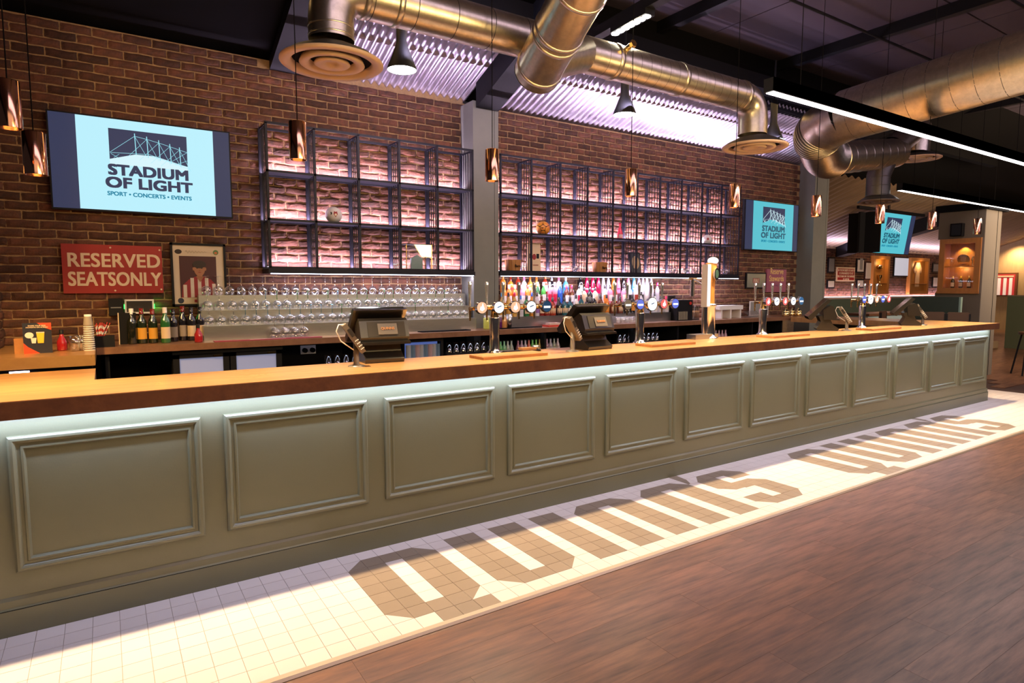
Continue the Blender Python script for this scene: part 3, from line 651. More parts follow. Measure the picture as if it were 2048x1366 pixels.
# ------------------------------------------------------------------ tills and card readers on the bar
def till(label, px, py, first=None, rz=0):
    p = at(px, py, 2, BT)
    if first: return dup(first, tuple(p), rz, label)
    t = thing('till', label, 'till', tuple(p), rz, 'tills along the bar')
    b = MB(); b.prism([(-.10, .0), (.10, .0), (.12, .02), (.10, .05), (.075, .10), (.10, .16), (-.04, .19), (-.02, .13), (-.045, .07), (-.11, .025)], 0, -.135, .125, TILLM)
    b.box(-.125, -.095, -.09, .09, 0, .004, BLACKM).box(.085, .115, -.09, .09, 0, .004, BLACKM); b.build('pedestal', t)
    b = MB(); b.prism([(-.02, .34), (.02, .352), (.215, .155), (.20, .125), (.175, .12)], 0, -.18, .18, TILLM); b.build('monitor', t)
    b = MB(); b.prism([(.005, .352), (.205, .150), (.213, .158), (.016, .358)], 0, -.165, .165, SCRD); b.build('screen', t)
    b = MB(); b.prism([(-.075, .125), (-.085, .165), (-.045, .270), (-.015, .285), (.06, .235), (.05, .14)], 0, -.155, .17, TILLM); b.prism([(-.11, .118), (-.11, .135), (.05, .145), (.05, .125)], 0, -.155, .17, TILLM); b.build('customer_head', t)
    b = MB(); b.prism([(-.088, .170), (-.084, .168), (-.048, .262), (-.052, .264)], 0, -.105, .145, SCRD); b.build('display_glass', t)
    b = MB(); b.prism([(-.0895, .183), (-.0885, .1825), (-.060, .252), (-.061, .2525)], 0, -.04, .09, mat('display_panel', (.12, .10, .07), .25)); b.build('display_panel', t)
    text('lettering', 'QUINNS', t, (.025, -.0795, .214), .024, mat('display_amber', (.35, .15, .05), .5, emit=.25, ecol=(.7, .3, .1)), rot=(math.radians(68), 0, 0), bold=.0006)
    return t
t1 = till('black till nearest, with amber lit customer display', 762, 722, rz=math.radians(-4))
till('second till from the left, between the first and second beer fonts', 1183, 697, t1, math.radians(4))
till('till left of the fourth beer font, seen from its side', 1652, 660, t1, math.radians(38))
till('farthest till near the right end of the bar', 1820, 650, t1, math.radians(32))
READ = mat('reader_plastic', (.17, .14, .105), .35)
def reader(label, px, py, rz=0, first=None):
    p = at(px, py, 2, BT)
    if first: return dup(first, tuple(p), rz, label)
    t = thing('card_reader', label, 'card reader', tuple(p), rz, 'card readers on stands')
    MB().lathe([(.052, 0), (.050, .006), (.02, .014), (.017, .02), (.017, .15), (0, .15)], READ, 20).build('stand', t)
    d = Vector((.10, -.02, -.155)); a = Vector((-.075, .0, .262)); d.normalize()
    MB().bar(a, a + d * .205, .078, READ, .030).build('handset', t)
    n = Vector((0, -1, 0)).cross(d).normalized(); side = Vector((0, -.0, 0))
    o = Vector((0, -.0395, 0))
    f = lambda s0, s1, w, m, k: MB().bar(a + d * s0 + o * 1.02, a + d * s1 + o * 1.02, .003, m, w).build(k, t)
    MB().box(-.022, .022, -.002, .002, -.02, .02, SCRD)
    f(.03, .085, .024, SCRD, 'screen')
    b = MB()
    for i in range(4):
        for j in range(3): c = a + d * (.115 + i * .02) + n * (-.009 + j * .009) + o * 1.03; b.sphere(c, .0038, WHITE, 6)
    b.build('keypad', t)
    b = MB(); tube(b, [a, a + Vector((-.03, 0, .0)), a + Vector((-.045, 0, -.04)), a + Vector((-.02, 0, -.1)), Vector((-.01, 0, .10))], .004, WHITE, 6); b.build('cable', t)
    return t
r1 = reader('card reader on a stand with white cable left of the nearest till', 713, 733)
reader('card reader on a stand left of the second till', 1145, 703, .3, r1)
reader('card reader on a stand right of the third till', 1693, 661, -1.0, r1)
reader('card reader on a stand right of the farthest till', 1845, 650, -1.0, r1)
# ------------------------------------------------------------------ beer fonts
def badge(b, x, y, z, r, m): b.cyl((x, y, z), (x, y - .028, z), r, n=20, m=CHROME).cyl((x, y - .028, z), (x, y - .030, z), r * .9, n=20, m=m)
BO = glow('badge_orange', (.95, .50, .30), 1.1); BW = glow('badge_white', (1, .97, .95), 1.4); BR_ = glow('badge_red', (.90, .13, .12), 1.1); BB = glow('badge_blue', (.12, .18, .75), 1.0); BNV = mat('badge_navy', (.02, .08, .25), .2)
def font(label, px, py, cols, neck, xs0, big=None):
    p = at(px, py, 2, BT); p.y = .47
    t = thing('beer_font', label, 'beer tap', (p.x, p.y, BT), 0, 'chrome beer fonts on the bar')
    MB().lathe([(.058, 0), (.058, .006), (.045, .012), (.038, .03), (.036, .12), (.041, .26), (.040, .265), (.0, .27)], CHROME, 24).build('column', t)
    b = MB(); tube(b, [(0, 0, .24), (0, -.0, .30), (0, -.0, .335)], [.036, .028, .026], BRASS, 16); b.cyl((xs0, 0, .34), (xs0 + .15 * 4 + .04, 0, .34), .020, n=14, m=BRASS); b.build('cross_arm', t)
    for k, c in enumerate(cols):
        x = xs0 + .02 + .145 * k; r = .062 if k == big else .046
        b = MB(); badge(b, x, -.03, .34, r, c); o = b.build('badge', t)
        if c in (BO, BR_):
            MB().prism([(x - .02, .325), (x, .315), (x + .02, .33), (x + .012, .35), (x + .004, .375), (x - .004, .348), (x - .014, .35)], 1, -.062, -.060, BW).build('flame_mark', o)
        elif c is BW: MB().prism([(x - .018, .335), (x + .02, .348), (x + .016, .354), (x - .014, .344)], 1, -.062, -.060, BNV).build('script_mark', o)
        else: MB().box(x - .03, x + .03, -.062, -.060, .328, .344, BW).build('band_mark', o)
        b = MB(); b.cyl((x - .02, .03, .33), (x - .02, .085, .33), .014, n=10, m=BRASS).cyl((x - .02, .085, .34), (x - .02, .085, .24), .010, .006, n=10, m=BRASS); b.build('spout', t)
        MB().lathe([(.007, .35), (.010, .375), (.008, .40), (.009, .41), (.014, .50), (.014, .525), (0, .53)], mat('handle_steel', (.80, .82, .86), .22, .9), 12, c=(x - .02, .085, 0)).build('handle', t)
    return t
font('first beer font from the left, with orange and white round badges', 985, 705, [BO, BW, BO, BW, BNV], 0, -.16)
font('second beer font, with a large cream badge between blue and red ones', 1291, 687, [mat('badge_grey', (.08, .08, .08), .3), BB, BW, BR_, BB, BR_][:5], 0, -.22, 2)
font('third beer font, right of the tall wooden one', 1526, 669, [BR_, BW, BR_, BW, BNV], 0, -.02)
font('fourth beer font, right of the third till', 1719, 655, [BB, BW, BO, BB, BR_], 0, -.10, 1)
# tall wooden dispenser
p = at(1413, 676, 2, BT); p.y = .46
t = thing('beer_font', 'tall dispenser with honey wood handle column and bright white panel', 'beer tap', (p.x, p.y, BT))
MB().lathe([(.075, 0), (.075, .012), (.058, .02), (.052, .04), (.050, .30), (.060, .31), (.060, .33), (0, .335)], CHROME, 24).build('base', t)
HON = mat('honey_wood', (.50, .22, .05), .35, noise=.3, nscale=5, nstretch=(6, 6, 1))
MB().lathe([(.040, .33), (.038, .42), (.042, .60), (.055, .70), (.052, .715), (0, .72)], HON, 20).build('wood_column', t)
MB().sphere((0.0, -.02, .735), .050, glow('globe', (1, .95, .88), 1.6), 16, (1, 1, .7)).build('globe', t)
b = MB(); E2 = lambda b, cx, cz, rx, rz, y0, y1, m, n=20: b.prism([(cx + rx * math.cos(2 * PI * i / n), cz + rz * math.sin(2 * PI * i / n)) for i in range(n)], 1, y0, y1, m)
E2(b, .01, .61, .036, .058, -.062, -.045, CHROME); E2(b, .01, .61, .022, .04, -.064, -.062, mat('badge_dark', (.03, .06, .05), .2)); b.build('oval_badge', t)
MB().box(-.095, -.052, -.04, .03, .30, .70, WHITE).box(-.094, -.053, -.043, -.04, .31, .69, glow('white_panel', (1, .97, .98), 1.3)).build('lit_panel', t)
MB().cyl((-.075, .0, 0), (-.075, .0, .30), .028, n=16, m=CHROME).build('side_post', t)
MB().box(-.25, .07, -.05, .06, .0, .045, STEEL).build('drip_tray', t)
b = MB(); b.cyl((-.115, .12, .56), (-.115, .12, .40), .022, n=12, m=CHROME).cyl((-.16, .12, .565), (-.06, .12, .565), .012, n=10, m=BRASS).cyl((-.115, .12, .565), (-.06, .02, .50), .010, n=8, m=CHROME); b.build('side_tap', t)
# oak drip boards
for q, wds in (((945, 714, 961, 721, 1096, 711), 'below the first beer font'), ((1279, 691, 1297, 695, 1396, 689), 'below the second beer font'), ((1530, 673, 1545, 677, 1616, 671), 'below the third beer font'), ((1726, 659, 1746, 662, 1795, 657), 'between the fourth beer font and the last till')):
    a = at(q[0], q[1], 2, BT); c = at(q[4], q[5], 2, BT); a2 = at(q[2], q[3], 2, BT)
    x0, x1, y0, y1 = min(a.x, a2.x) + .02, c.x, .11, .30
    t = thing('drip_board', 'oak serving board on the bar ' + wds, 'board', (x0, y0, BT), 0, 'oak boards on the bar')
    MB().box(0, x1 - x0, 0, y1 - y0, .001, .020, OAK).build('board', t)
    MB().box(.02, x1 - x0 - .02, .03, y1 - y0 - .03, .020, .022, mat('oak_dark', (.34, .14, .05), .5)).build('inlay', t)
# clutter near the first oak board
p = at(1062, 708, 2, BT)
t = thing('drip_mat', 'small tray with crumpled foil and a pen behind the first oak board', 'tray', (p.x + .02, .42, BT))
MB().box(-.14, .16, -.04, .04, 0, .012, BLACK).box(.0, .13, -.025, .03, .012, .03, OAK).build('tray', t); MB().sphere((.14, .0, .03), .03, STEEL, 8, (1.2, 1, .6)).build('foil', t)
# ------------------------------------------------------------------ glass stand with upturned wine glasses
def stand(name, label, x0, x1, tiers, mtl):
    t = thing(name, label, 'stand', (x0, 0, 0)); L = x1 - x0
    for y0, y1, z in tiers: MB().box(0, L, y0, y1, BT + .0005, z, mtl).build('step', t)
    return t
ST = [(2.80, 2.925, 1.195), (2.925, 3.05, 1.335), (3.05, 3.17, 1.475)]
stand('glass_stand', 'three step brushed steel stand under rows of upturned glasses', .74, 3.60, ST, STEEL)
def wineglass(stem, bowl, h=.182, r=.0455):
    t = bpy.data.objects.new('wine_glass', None)
    pb = [(r * .78, 0), (r * .95, .02), (r, .045), (r * .90, .068), (r * .5, .085), (.006, .092)]
    pi = [(a - .0012 if a > .01 else 0, z) for a, z in pb][::-1]
    me1 = MB().lathe(pb + [(0.0, .090)], bowl, 14).mesh('bowl', False)
    me2 = MB().lathe([(.006, .092), (.0035, .11), (.0035, h - .012), (.012, h - .004), (.034, h - .001), (.034, h), (0, h)], stem, 12).mesh('stem', False)
    return me1, me2
WG = {'c': wineglass(GLASS, GLASS), 'g': wineglass(GLASSG, GLASS), 'b': wineglass(GLASSB, GLASS)}
def put_glass(x, y, z, k, label, group, sc=1):
    t = thing('wine_glass', label, 'glass', (x, y, z), 0, group); t.scale = (sc, sc, sc)
    ob('bowl', WG[k][0], t); ob('stem', WG[k][1], t)
gl = ['front', 'middle', 'top']
for r_ in range(3):
    y0, y1, z = ST[r_]
    for i in range(27):
        x = .80 + i * .103 + random.uniform(-.006, .006) + r_ * .008
        k = 'c'
        if r_ == 1 and 4 < i < 26 and i % 3 != 1: k = 'g' if i % 7 != 5 else 'b'
        if r_ == 0 and i > 2: k = 'b' if i < 12 else ('g' if i % 4 == 0 else 'c')
        put_glass(x, (y0 + y1) / 2, z + .001, k, {'c': 'clear', 'g': 'green stemmed', 'b': 'blue stemmed'}[k] + ' wine glass upside down on the %s step, %s from the left' % (gl[r_], ordn[i]), {'c': 'clear', 'g': 'green stemmed', 'b': 'blue stemmed'}[k] + ' glasses on the %s step' % gl[r_])
for i, wds in enumerate(('first', 'second', 'third', 'fourth')):
    p = at(548 + i * 22.5, 676, 2, BT); put_glass(p.x, 2.74, BT + .001, 'c', 'clear balloon glass upside down on the counter below the stand, %s from the left' % wds, 'four balloon glasses on the counter', 1.12)
t = thing('bar_mat', 'crimson rubber bar runner with white print on the back counter edge', 'mat', (.80, 2.58, BT + .0005))
MB().box(0, .95, 0, .10, 0, .007, mat('runner_red', (.30, .02, .05), .5)).build('runner', t); MB().box(.30, .62, .035, .06, .007, .0078, mat('runner_print', (.7, .5, .55), .5)).build('print', t)
for px, wds in ((870, 'right of the nearest till'), (1078, 'left of the second till')):
    p = at(px, 660, 2, BT); t = thing('bar_mat', 'black rubber mat on the back counter ' + wds, 'mat', (p.x, 2.62, BT + .0005)); MB().box(-.3, .3, 0, .12, 0, .009, BLACKM).build('mat', t)
# ------------------------------------------------------------------ spirits
SB = [(2.80, 2.92, 1.19), (2.92, 3.04, 1.325), (3.04, 3.17, 1.46)]
stand('bottle_stand', 'three step dark stand under the rows of spirit bottles', 4.02, at(1336, 600, 1, 2.86).x, SB, STEEL)
PROF = {
    'round': [(0, 0), (.036, 0), (.038, .006), (.038, .155), (.030, .180), (.013, .205), (.012, .255), (0, .255)],
    'tall': [(0, 0), (.030, 0), (.032, .005), (.032, .175), (.026, .20), (.012, .235), (.012, .29), (0, .29)],
    'squat': [(0, 0), (.043, 0), (.046, .01), (.044, .12), (.034, .150), (.014, .175), (.013, .225), (0, .225)],
    'cone': [(0, 0), (.037, 0), (.039, .006), (.036, .10), (.022, .20), (.012, .25), (.012, .275), (0, .275)],
    'wine': [(0, 0), (.036, 0), (.038, .006), (.038, .175), (.034, .20), (.016, .235), (.015, .30), (0, .30)]}
CACHE = {}
def bottle(x, y, z, shape, col, lab, cap, label, group, name='spirit_bottle', sc=1, rz=0):
    key = (shape, col, lab, cap)
    if key not in CACHE:
        pr = PROF[shape]; r = pr[3][0]; top = pr[-1][1]; h = pr[3][1]
        m = GLASS if col is None else liquid(col)
        a = MB().lathe(pr, m, 14).mesh('body', False)
        c = MB().lathe([(pr[-2][0] + .003, top - .045), (pr[-2][0] + .003, top + .004), (0, top + .005)], liquid(cap), 12).mesh('cap', False)
        l = MB().lathe([(r + .0008, h * .22), (r + .0008, h * .78)], mat('label_%02x%02x%02x' % tuple(int(q * 255) for q in lab), lab, .6), 10, a0=-PI * .85, a1=-PI * .15).mesh('label', False) if lab else None
        CACHE[key] = (a, c, l)
    a, c, l = CACHE[key]
    t = thing(name, label, 'bottle', (x, y, z), rz, group); t.scale = (sc, sc, sc)
    ob('body', a, t); ob('cap', c, t)
    if l: ob('label', l, t)
    return t
O = (.75, .20, .02); RB = (.33, .03, .01); WT = (.80, .74, .74); AM = (.70, .28, .04); CRM = (.62, .0, .06); BLK = (.012, .01, .015); PK = (.85, .25, .40); BLU = (.02, .12, .62); CY = (.10, .45, .75)
GR_ = (.05, .42, .06); GD = (.02, .16, .05); CR = (.68, .52, .34); DR = (.20, .012, .01); TL = (.01, .10, .14); GOL = (.62, .36, .08); FR = (.62, .60, .68); BN = (.14, .03, .015); W_ = (.85, .83, .82)
NM = {O: 'orange', RB: 'red brown', WT: 'frosted white', AM: 'amber', CRM: 'crimson', BLK: 'black', PK: 'pink', BLU: 'deep blue', CY: 'sky blue', GR_: 'bright green', GD: 'dark green', DR: 'dark red', TL: 'teal', GOL: 'golden', FR: 'pale frosted', BN: 'brown', None: 'clear'}
rows = [
 ('front', SB[0], 1.0, [(1004, 'tall', GOL, None, CY), (1017, 'tall', GOL, None, BLK), (1029, 'tall', GOL, None, CRM), (1041, 'round', FR, None, BLU), (1053, 'round', GD, CR, BLK), (1064, 'tall', AM, W_, BLU), (1074, 'tall', FR, (.25, .12, .4), BLK), (1083, 'round', DR, CR, BN), (1094, 'squat', DR, CR, BLK), (1105, 'squat', RB, CR, BLK), (1118, 'squat', BLK, CR, BLK), (1129, 'squat', TL, CR, BLK), (1140, 'squat', TL, W_, BLK), (1152, 'round', WT, CR, BLK), (1162, 'round', TL, W_, BLK), (1174, 'squat', BLK, CR, BLK), (1188, 'round', BLK, CR, W_), (1201, 'round', BN, CR, BLK), (1213, 'round', O, AM, BLK), (1226, 'squat', BN, CR, BLK), (1240, 'squat', BN, CR, BLK), (1253, 'round', BLK, CR, AM), (1265, 'round', BLK, AM, BLK), (1282, 'tall', FR, W_, BLK), (1310, 'squat', FR, CR, W_), (1321, 'squat', FR, CR, BLK), (1332, 'squat', FR, CR, CRM)]),
 ('middle', SB[1], .98, [(1007, 'round', O, W_, W_), (1018, 'round', O, W_, W_), (1030, 'round', O, W_, W_), (1044, 'round', PK, W_, W_), (1055, 'round', AM, W_, RB), (1065, 'round', O, W_, AM), (1075, 'tall', GD, W_, W_), (1087, 'tall', GR_, W_, W_), (1099, 'tall', PK, CRM, W_), (1109, 'tall', PK, CRM, W_), (1120, 'tall', BLU, BLU, W_), (1133, 'round', BN, W_, CRM), (1143, 'round', BN, W_, CRM), (1158, 'round', W_, CRM, BLK), (1168, 'squat', CR, CR, BLK), (1179, 'squat', BLK, (.2, .2, .2), BLK), (1190, 'squat', CR, CR, BLK), (1209, 'round', W_, O, BLK), (1220, 'round', PK, W_, BLK), (1229, 'round', RB, W_, CRM), (1247, 'round', PK, W_, BLK), (1259, 'round', FR, BLK, W_), (1271, 'round', WT, RB, W_), (1282, 'round', FR, BLK, W_), (1292, 'round', WT, None, W_), (1303, 'tall', FR, None, W_), (1314, 'tall', FR, None, CRM)]),
 ('top', SB[2], .95, [(1006, 'round', O, None, AM), (1021, 'squat', O, RB, RB), (1036, 'round', RB, None, RB), (1048, 'squat', WT, W_, PK), (1060, 'squat', AM, W_, O), (1073, 'squat', AM, W_, O), (1090, 'round', RB, W_, AM), (1103, 'squat', BLK, W_, FR), (1117, 'squat', WT, W_, PK), (1131, 'squat', CY, BLU, FR), (1160, 'round', BLK, W_, BLK), (1173, 'cone', CRM, W_, PK), (1185, 'cone', CRM, W_, PK), (1196, 'cone', CRM, BLK, PK), (1206, 'cone', FR, W_, BLU), (1216, 'cone', FR, W_, BLU), (1226, 'cone', O, AM, O), (1236, 'cone', PK, CRM, PK), (1246, 'cone', BLK, W_, W_), (1256, 'cone', PK, W_, PK), (1267, 'cone', CY, W_, CY), (1277, 'cone', FR, W_, W_), (1285, 'cone', FR, W_, W_), (1293, 'cone', FR, None, W_), (1301, 'cone', FR, None, W_)])]
for nm, (y0, y1, z), sc, lst in rows:
    for i, (px, sh, c, l, k) in enumerate(lst):
        p = at(px, 600, 1, (y0 + y1) / 2)
        bottle(p.x, (y0 + y1) / 2, z + .001, sh, c, l, k, '%s spirit bottle, %s from the left on the %s step' % (NM.get(c, 'cream'), ordn[i], nm), 'spirit bottles on the %s step' % nm, sc=sc)
# wine bottles at the left
WB = [(264, (.010, .012, .008), None, W_, 1.0, 2.78), (284, (.012, .02, .008), (.62, .30, .03), DR, 1.0, 2.80), (306, (.012, .02, .008), (.62, .30, .03), DR, .98, 2.80), (331, (.02, .12, .03), CR, WT, 1.02, 2.76), (347, BLK, (.32, .26, .2), BLK, .95, 2.9), (366, BLK, (.35, .28, .22), DR, 1.03, 2.95), (383, BLK, CR, BLK, 1.0, 2.92), (401, BLK, CR, BLK, 1.0, 2.95)]
wl_ = ['black wine bottle with white capsule', 'wine bottle with amber label, left one of two', 'wine bottle with amber label, right one of two', 'green wine bottle with cream label and white capsule', 'dark wine bottle with grey label right of the green one', 'dark wine bottle with red capsule and small label', 'dark wine bottle with cream label, second from the glass stand', 'dark wine bottle with cream label touching the glass stand']
for (px, c, l, k, sc, y), lb in zip(WB, wl_):
    p = at(px, 660, 1, y); bottle(p.x, y, BT + .001, 'wine', c, l, k, lb, 'wine bottles at the left of the back counter', 'wine_bottle', sc)
p = at(263, 661, 1, 2.74); bm_ = mat('gold_print', (.6, .42, .2), .4)
for px, py, lb, y in ((397, 670, 'small flask of red syrup in front of the wine bottles', 2.66), (123, 672, 'small flask of red syrup left of the plastic tumblers', 2.45)):
    p = at(px, py, 1, y); t = thing('syrup_bottle', lb, 'bottle', (p.x, y, BT + .001))
    MB().lathe([(0, 0), (.032, 0), (.034, .01), (.034, .07), (.014, .11), (.012, .14), (0, .14)], liquid((.35, .015, .02)), 16).build('flask', t); MB().lathe([(.014, .125), (.014, .16), (0, .162)], BLACK, 12).build('stopper', t)
# left counter end bits
def plan(px, y): return at(px, 660, 1, y).x
x = plan(74, 2.30)
t = thing('flyer_stand', 'dark upright flyer with a yellow pint picture and orange corners', 'sign', (x, 2.30, BT))
MB().box(-.085, .085, 0, .004, 0, .225, mat('flyer_navy', (.018, .022, .04), .4)).build('card', t)
FO = mat('flyer_orange', (.55, .06, .02), .5)
MB().prism([(.0, .225), (.085, .225), (.085, .17), (.05, .185)], 1, -.002, 0, FO).build('corner_shape', t); MB().prism([(-.085, 0), (.01, 0), (-.06, .05), (-.085, .08)], 1, -.002, 0, FO).build('corner_shape', t)
b = MB(); E2(b, -.048, .135, .026, .022, -.002, 0, WT and mat('flyer_white', (.7, .66, .6), .5)); b.prism([(-.035, .075), (-.012, .075), (-.006, .115), (-.04, .115)], 1, -.003, -.001, mat('flyer_white', (.7, .66, .6), .5)); b.build('printed_plate', t)
MB().prism([(.0, .075), (.035, .075), (.042, .155), (-.006, .155)], 1, -.003, 0, mat('flyer_yellow', (.85, .48, .03), .5)).prism([(-.006, .150), (.042, .150), (.042, .158), (-.006, .158)], 1, -.004, 0, CREAM).build('printed_pint', t)
text('lettering', 'SHARE YOUR BEER\nMOMENTS ON SCREEN', t, (.0, -.003, .188), .0125, CREAM, bold=.0004)
x = plan(20, 2.2)
t = thing('wood_block', 'plain wooden block left of the flyer', 'box', (plan(38, 2.35), 2.35, BT)); MB().box(-.035, .035, 0, .08, 0, .11, OAK).build('block', t)
for k, (px, lb) in enumerate(((148, 'left plastic tumbler stack beside the paper cups'), (160, 'right plastic tumbler stack touching the paper cups'))):
    t = thing('plastic_tumbler', lb, 'cup', (plan(px, 2.35), 2.33 + .05 * k, BT + .001))
    MB().lathe([(0, .002), (.030, .002), (.042, .115), (.040, .115), (.028, .006)], GLASS, 18).build('cup', t); MB().lathe([(.043, .112), (.043, .118), (.039, .118)], GLASS, 18).build('rim', t)
t = thing('paper_cup_stack', 'tall stack of grey paper cups with white rims', 'cups', (plan(177, 2.35), 2.35, BT + .001))
PC = mat('paper_cup_grey', (.30, .25, .21), .7)
for i in range(12):
    z = i * .0165
    MB().lathe([(.034 - i * .0004, z), (.036 - i * .0004, z + .0165)], PC, 18).lathe([(.038 - i * .0004, z), (.038 - i * .0004, z + .004), (.03, z + .004)], WHITE, 18).build('cup', t)
MB().lathe([(.033, .196), (.024, .265), (.023, .275), (0, .275)], PC, 18).lathe([(.0245, .262), (.0245, .277), (0, .278)], WHITE, 18).build('cup', t)
t = thing('straw_holder', 'bundle of red and white striped paper straws behind the paper cups', 'straws', (plan(199, 2.6), 2.62, BT + .001))
MB().box(-.055, .10, -.05, .05, 0, .09, BLACK).build('holder', t)
SRD = mat('straw_red', (.5, .04, .03), .6)
for i in range(14):
    a = i * 2.4; r = .006 + .0022 * i; b = MB(); p0_ = Vector((r * math.cos(a) * .5, r * math.sin(a) * .5, .06)); p1_ = Vector((.02 + r * 1.6 * math.cos(a), r * 1.6 * math.sin(a), .19 + .01 * math.sin(i)))
    for k in range(6): b.cyl(p0_ + (p1_ - p0_) * k / 6, p0_ + (p1_ - p0_) * (k + 1) / 6, .0035, n=6, m=SRD if k % 2 else WHITE)
    b.build('straw', t)
t = thing('menu_board', 'thin upright menu board left of the wine bottles', 'board', (plan(240, 2.8), 2.80, BT)); MB().prism([(-.012, 0), (.012, 0), (-.018, .27), (-.035, .27)], 0, -.004, .12, BLACK).prism([(-.0, 0), (.012, 0), (-.022, .27), (-.03, .27)], 0, -.012, -.004, CREAM).build('board', t)
p = at(232, 614, 1, YW - .08)
t = thing('wall_dispenser', 'black dispenser box on the brick wall left of the green lit tablet', 'dispenser', tuple(p)); MB().box(-.055, .055, -.02, .065, -.075, .075, BLACK).build('case', t); MB().box(-.04, .04, -.022, -.02, -.01, .0, STEEL).build('slot', t)
p = at(279, 613, 1, YW - .05)
t = thing('wall_tablet', 'white framed tablet on the brick wall with green side lights', 'tablet', tuple(p)); MB().box(-.115, .115, -.01, .036, -.065, .065, WHITE).build('frame', t); MB().box(-.10, .10, -.013, -.01, -.048, .050, SCRD).build('screen', t)
for s_ in (-1, 1): MB().box(s_ * .117 - .003, s_ * .117 + .003, -.008, .01, -.02, .02, glow('led_green', (.02, 1, .08), 6)).build('side_light', t)
lamp('POINT', 'tablet_glow', (p.x - .13, p.y, p.z), .25, (.05, 1, .1), size=.02); lamp('POINT', 'tablet_glow', (p.x + .13, p.y, p.z), .25, (.05, 1, .1), size=.02)
# right part of the back counter
p = at(1337, 630, 1, 2.86); p.x += .17
t = thing('coffee_machine', 'black box machine with a red knob right of the spirit bottles', 'machine', (p.x, 2.85, BT)); MB().box(-.16, .16, -.15, .17, .0, .30, BLACK).build('body', t); MB().box(-.15, .05, -.153, -.15, .02, .14, mat('grille_dark', (.03, .03, .03), .3)).build('grille', t)
for k in range(7): MB().cyl((-.14 + k * .027, -.165, .015), (-.14 + k * .027, -.165, .13), .010, n=10, m=STEEL).build('spindle', t)
MB().cyl((.10, -.152, .25), (.10, -.165, .25), .022, n=16, m=mat('knob_red', (.5, .03, .02), .4)).build('knob', t); MB().cyl((-.1, .02, .30), (-.1, .02, .36), .055, n=18, m=BLACK).build('hopper', t)
p = at(1383, 640, 1, 2.8)
t = thing('straw_dispenser', 'clear box of metal straws on the back counter', 'dispenser', (p.x, 2.8, BT + .001))
MB().box(-.10, .10, -.06, .06, 0, .012, BLACK).build('base', t); MB().box(-.10, .10, -.06, -.057, .012, .20, PANE).box(-.10, .10, .057, .06, .012, .20, PANE).box(-.10, -.097, -.057, .057, .012, .20, PANE).box(.097, .10, -.057, .057, .012, .20, PANE).build('case', t)
for k in range(4): MB().cyl((-.05 + .03 * k, 0, .013), (-.09 + .06 * k, .02, .21), .007, n=8, m=STEEL).build('straw', t)
p = at(1452, 640, 1, 2.85)
t = thing('white_rack', 'white plastic two level rack on the back counter behind the tall dispenser', 'rack', (p.x, 2.85, BT)); MB().box(-.28, .28, -.1, .1, .135, .20, WHITE).build('tray', t)
for s_ in (-.24, -.02, .22): MB().box(s_, s_ + .03, -.09, .09, 0, .135, WHITE).build('leg', t)
p = at(1505, 636, 1, 2.8); t = thing('steel_rack', 'steel wire draining rack behind the third beer font', 'rack', (p.x, 2.8, BT)); MB().box(-.16, .2, -.08, .1, 0, .012, STEEL).build('tray', t)
for k in range(9): MB().bar((-.15 + k * .04, -.07, .012), (-.15 + k * .04, .08, .10), .006, STEEL).build('rib', t)
GOLDM = mat('gold_pot', (.80, .62, .30), .18, 1)
for px, y, lb in ((1571, 2.66, 'left gold lidded pot at the end of the back counter'), (1584, 2.72, 'rear gold lidded pot between two others'), (1596, 2.62, 'right gold lidded pot beside the second column')):
    x = at(px, 630, 1, y).x; t = thing('gold_pot', lb, 'pot', (x, y, BT + .001), 0, 'gold pots at the end of the back counter')
    MB().lathe([(0, 0), (.05, 0), (.056, .01), (.056, .075), (.0, .076)], GOLDM, 20).build('body', t); MB().lathe([(.059, .072), (.059, .085), (.03, .105), (.012, .125), (.008, .145), (0, .147)], GOLDM, 20).build('lid', t)
for i in range(6):
    x = at(1237 + i * 8.6, 645, 1, 2.68).x; t = thing('tumbler_glass', 'short clear tumbler on the back counter, %s from the left' % ordn[i], 'glass', (x, 2.68, BT + .001), 0, 'tumblers on the back counter')
    MB().lathe([(0, .003), (.030, .003), (.036, .085), (.034, .085), (.028, .008)], GLASS, 16).build('cup', t)
for i, (px, c, lb) in enumerate(((974, (.55, .60, .12), 'jar of lime green cordial behind the first beer font'), (997, (.10, .01, .10), 'jar of dark purple cordial behind the first beer font'), (1008, (.60, .28, .10), 'jar of orange cordial behind the first beer font'))):
    x = at(px, 650, 1, 2.72).x; t = thing('cordial_jar', lb, 'jar', (x, 2.72, BT + .001)); MB().lathe([(0, 0), (.042, 0), (.044, .01), (.044, .12), (.036, .135), (0, .137)], liquid(c), 18).build('jar', t); MB().cyl((0, 0, .136), (0, 0, .155), .036, n=16, m=WHITE).build('lid', t)
t = thing('steel_cup', 'tall steel mixing cup behind the first beer font', 'cup', (at(1018, 650, 1, 2.68).x, 2.68, BT + .001)); MB().lathe([(0, 0), (.030, 0), (.040, .17), (.037, .17)], STEEL, 20).build('cup', t)
p = at(1128, 655, 1, 2.7); t = thing('tray', 'red plastic tray with folded napkins on the back counter', 'tray', (p.x, 2.68, BT)); MB().box(-.30, .06, -.06, .07, 0, .022, mat('tray_red', (.55, .05, .03), .45)).build('tray', t); MB().box(-.27, -.1, -.04, .05, .022, .045, mat('napkin', (.55, .45, .38), .8)).build('napkins', t)
t = thing('towel', 'folded terracotta cloth behind the second card reader', 'cloth', (p.x + .15, 2.78, BT)); MB().box(-.09, .10, -.05, .05, 0, .05, mat('cloth_red', (.42, .07, .04), .9)).box(-.02, .10, -.05, .05, .05, .105, mat('cloth_red', (.42, .07, .04), .9)).build('fold', t)
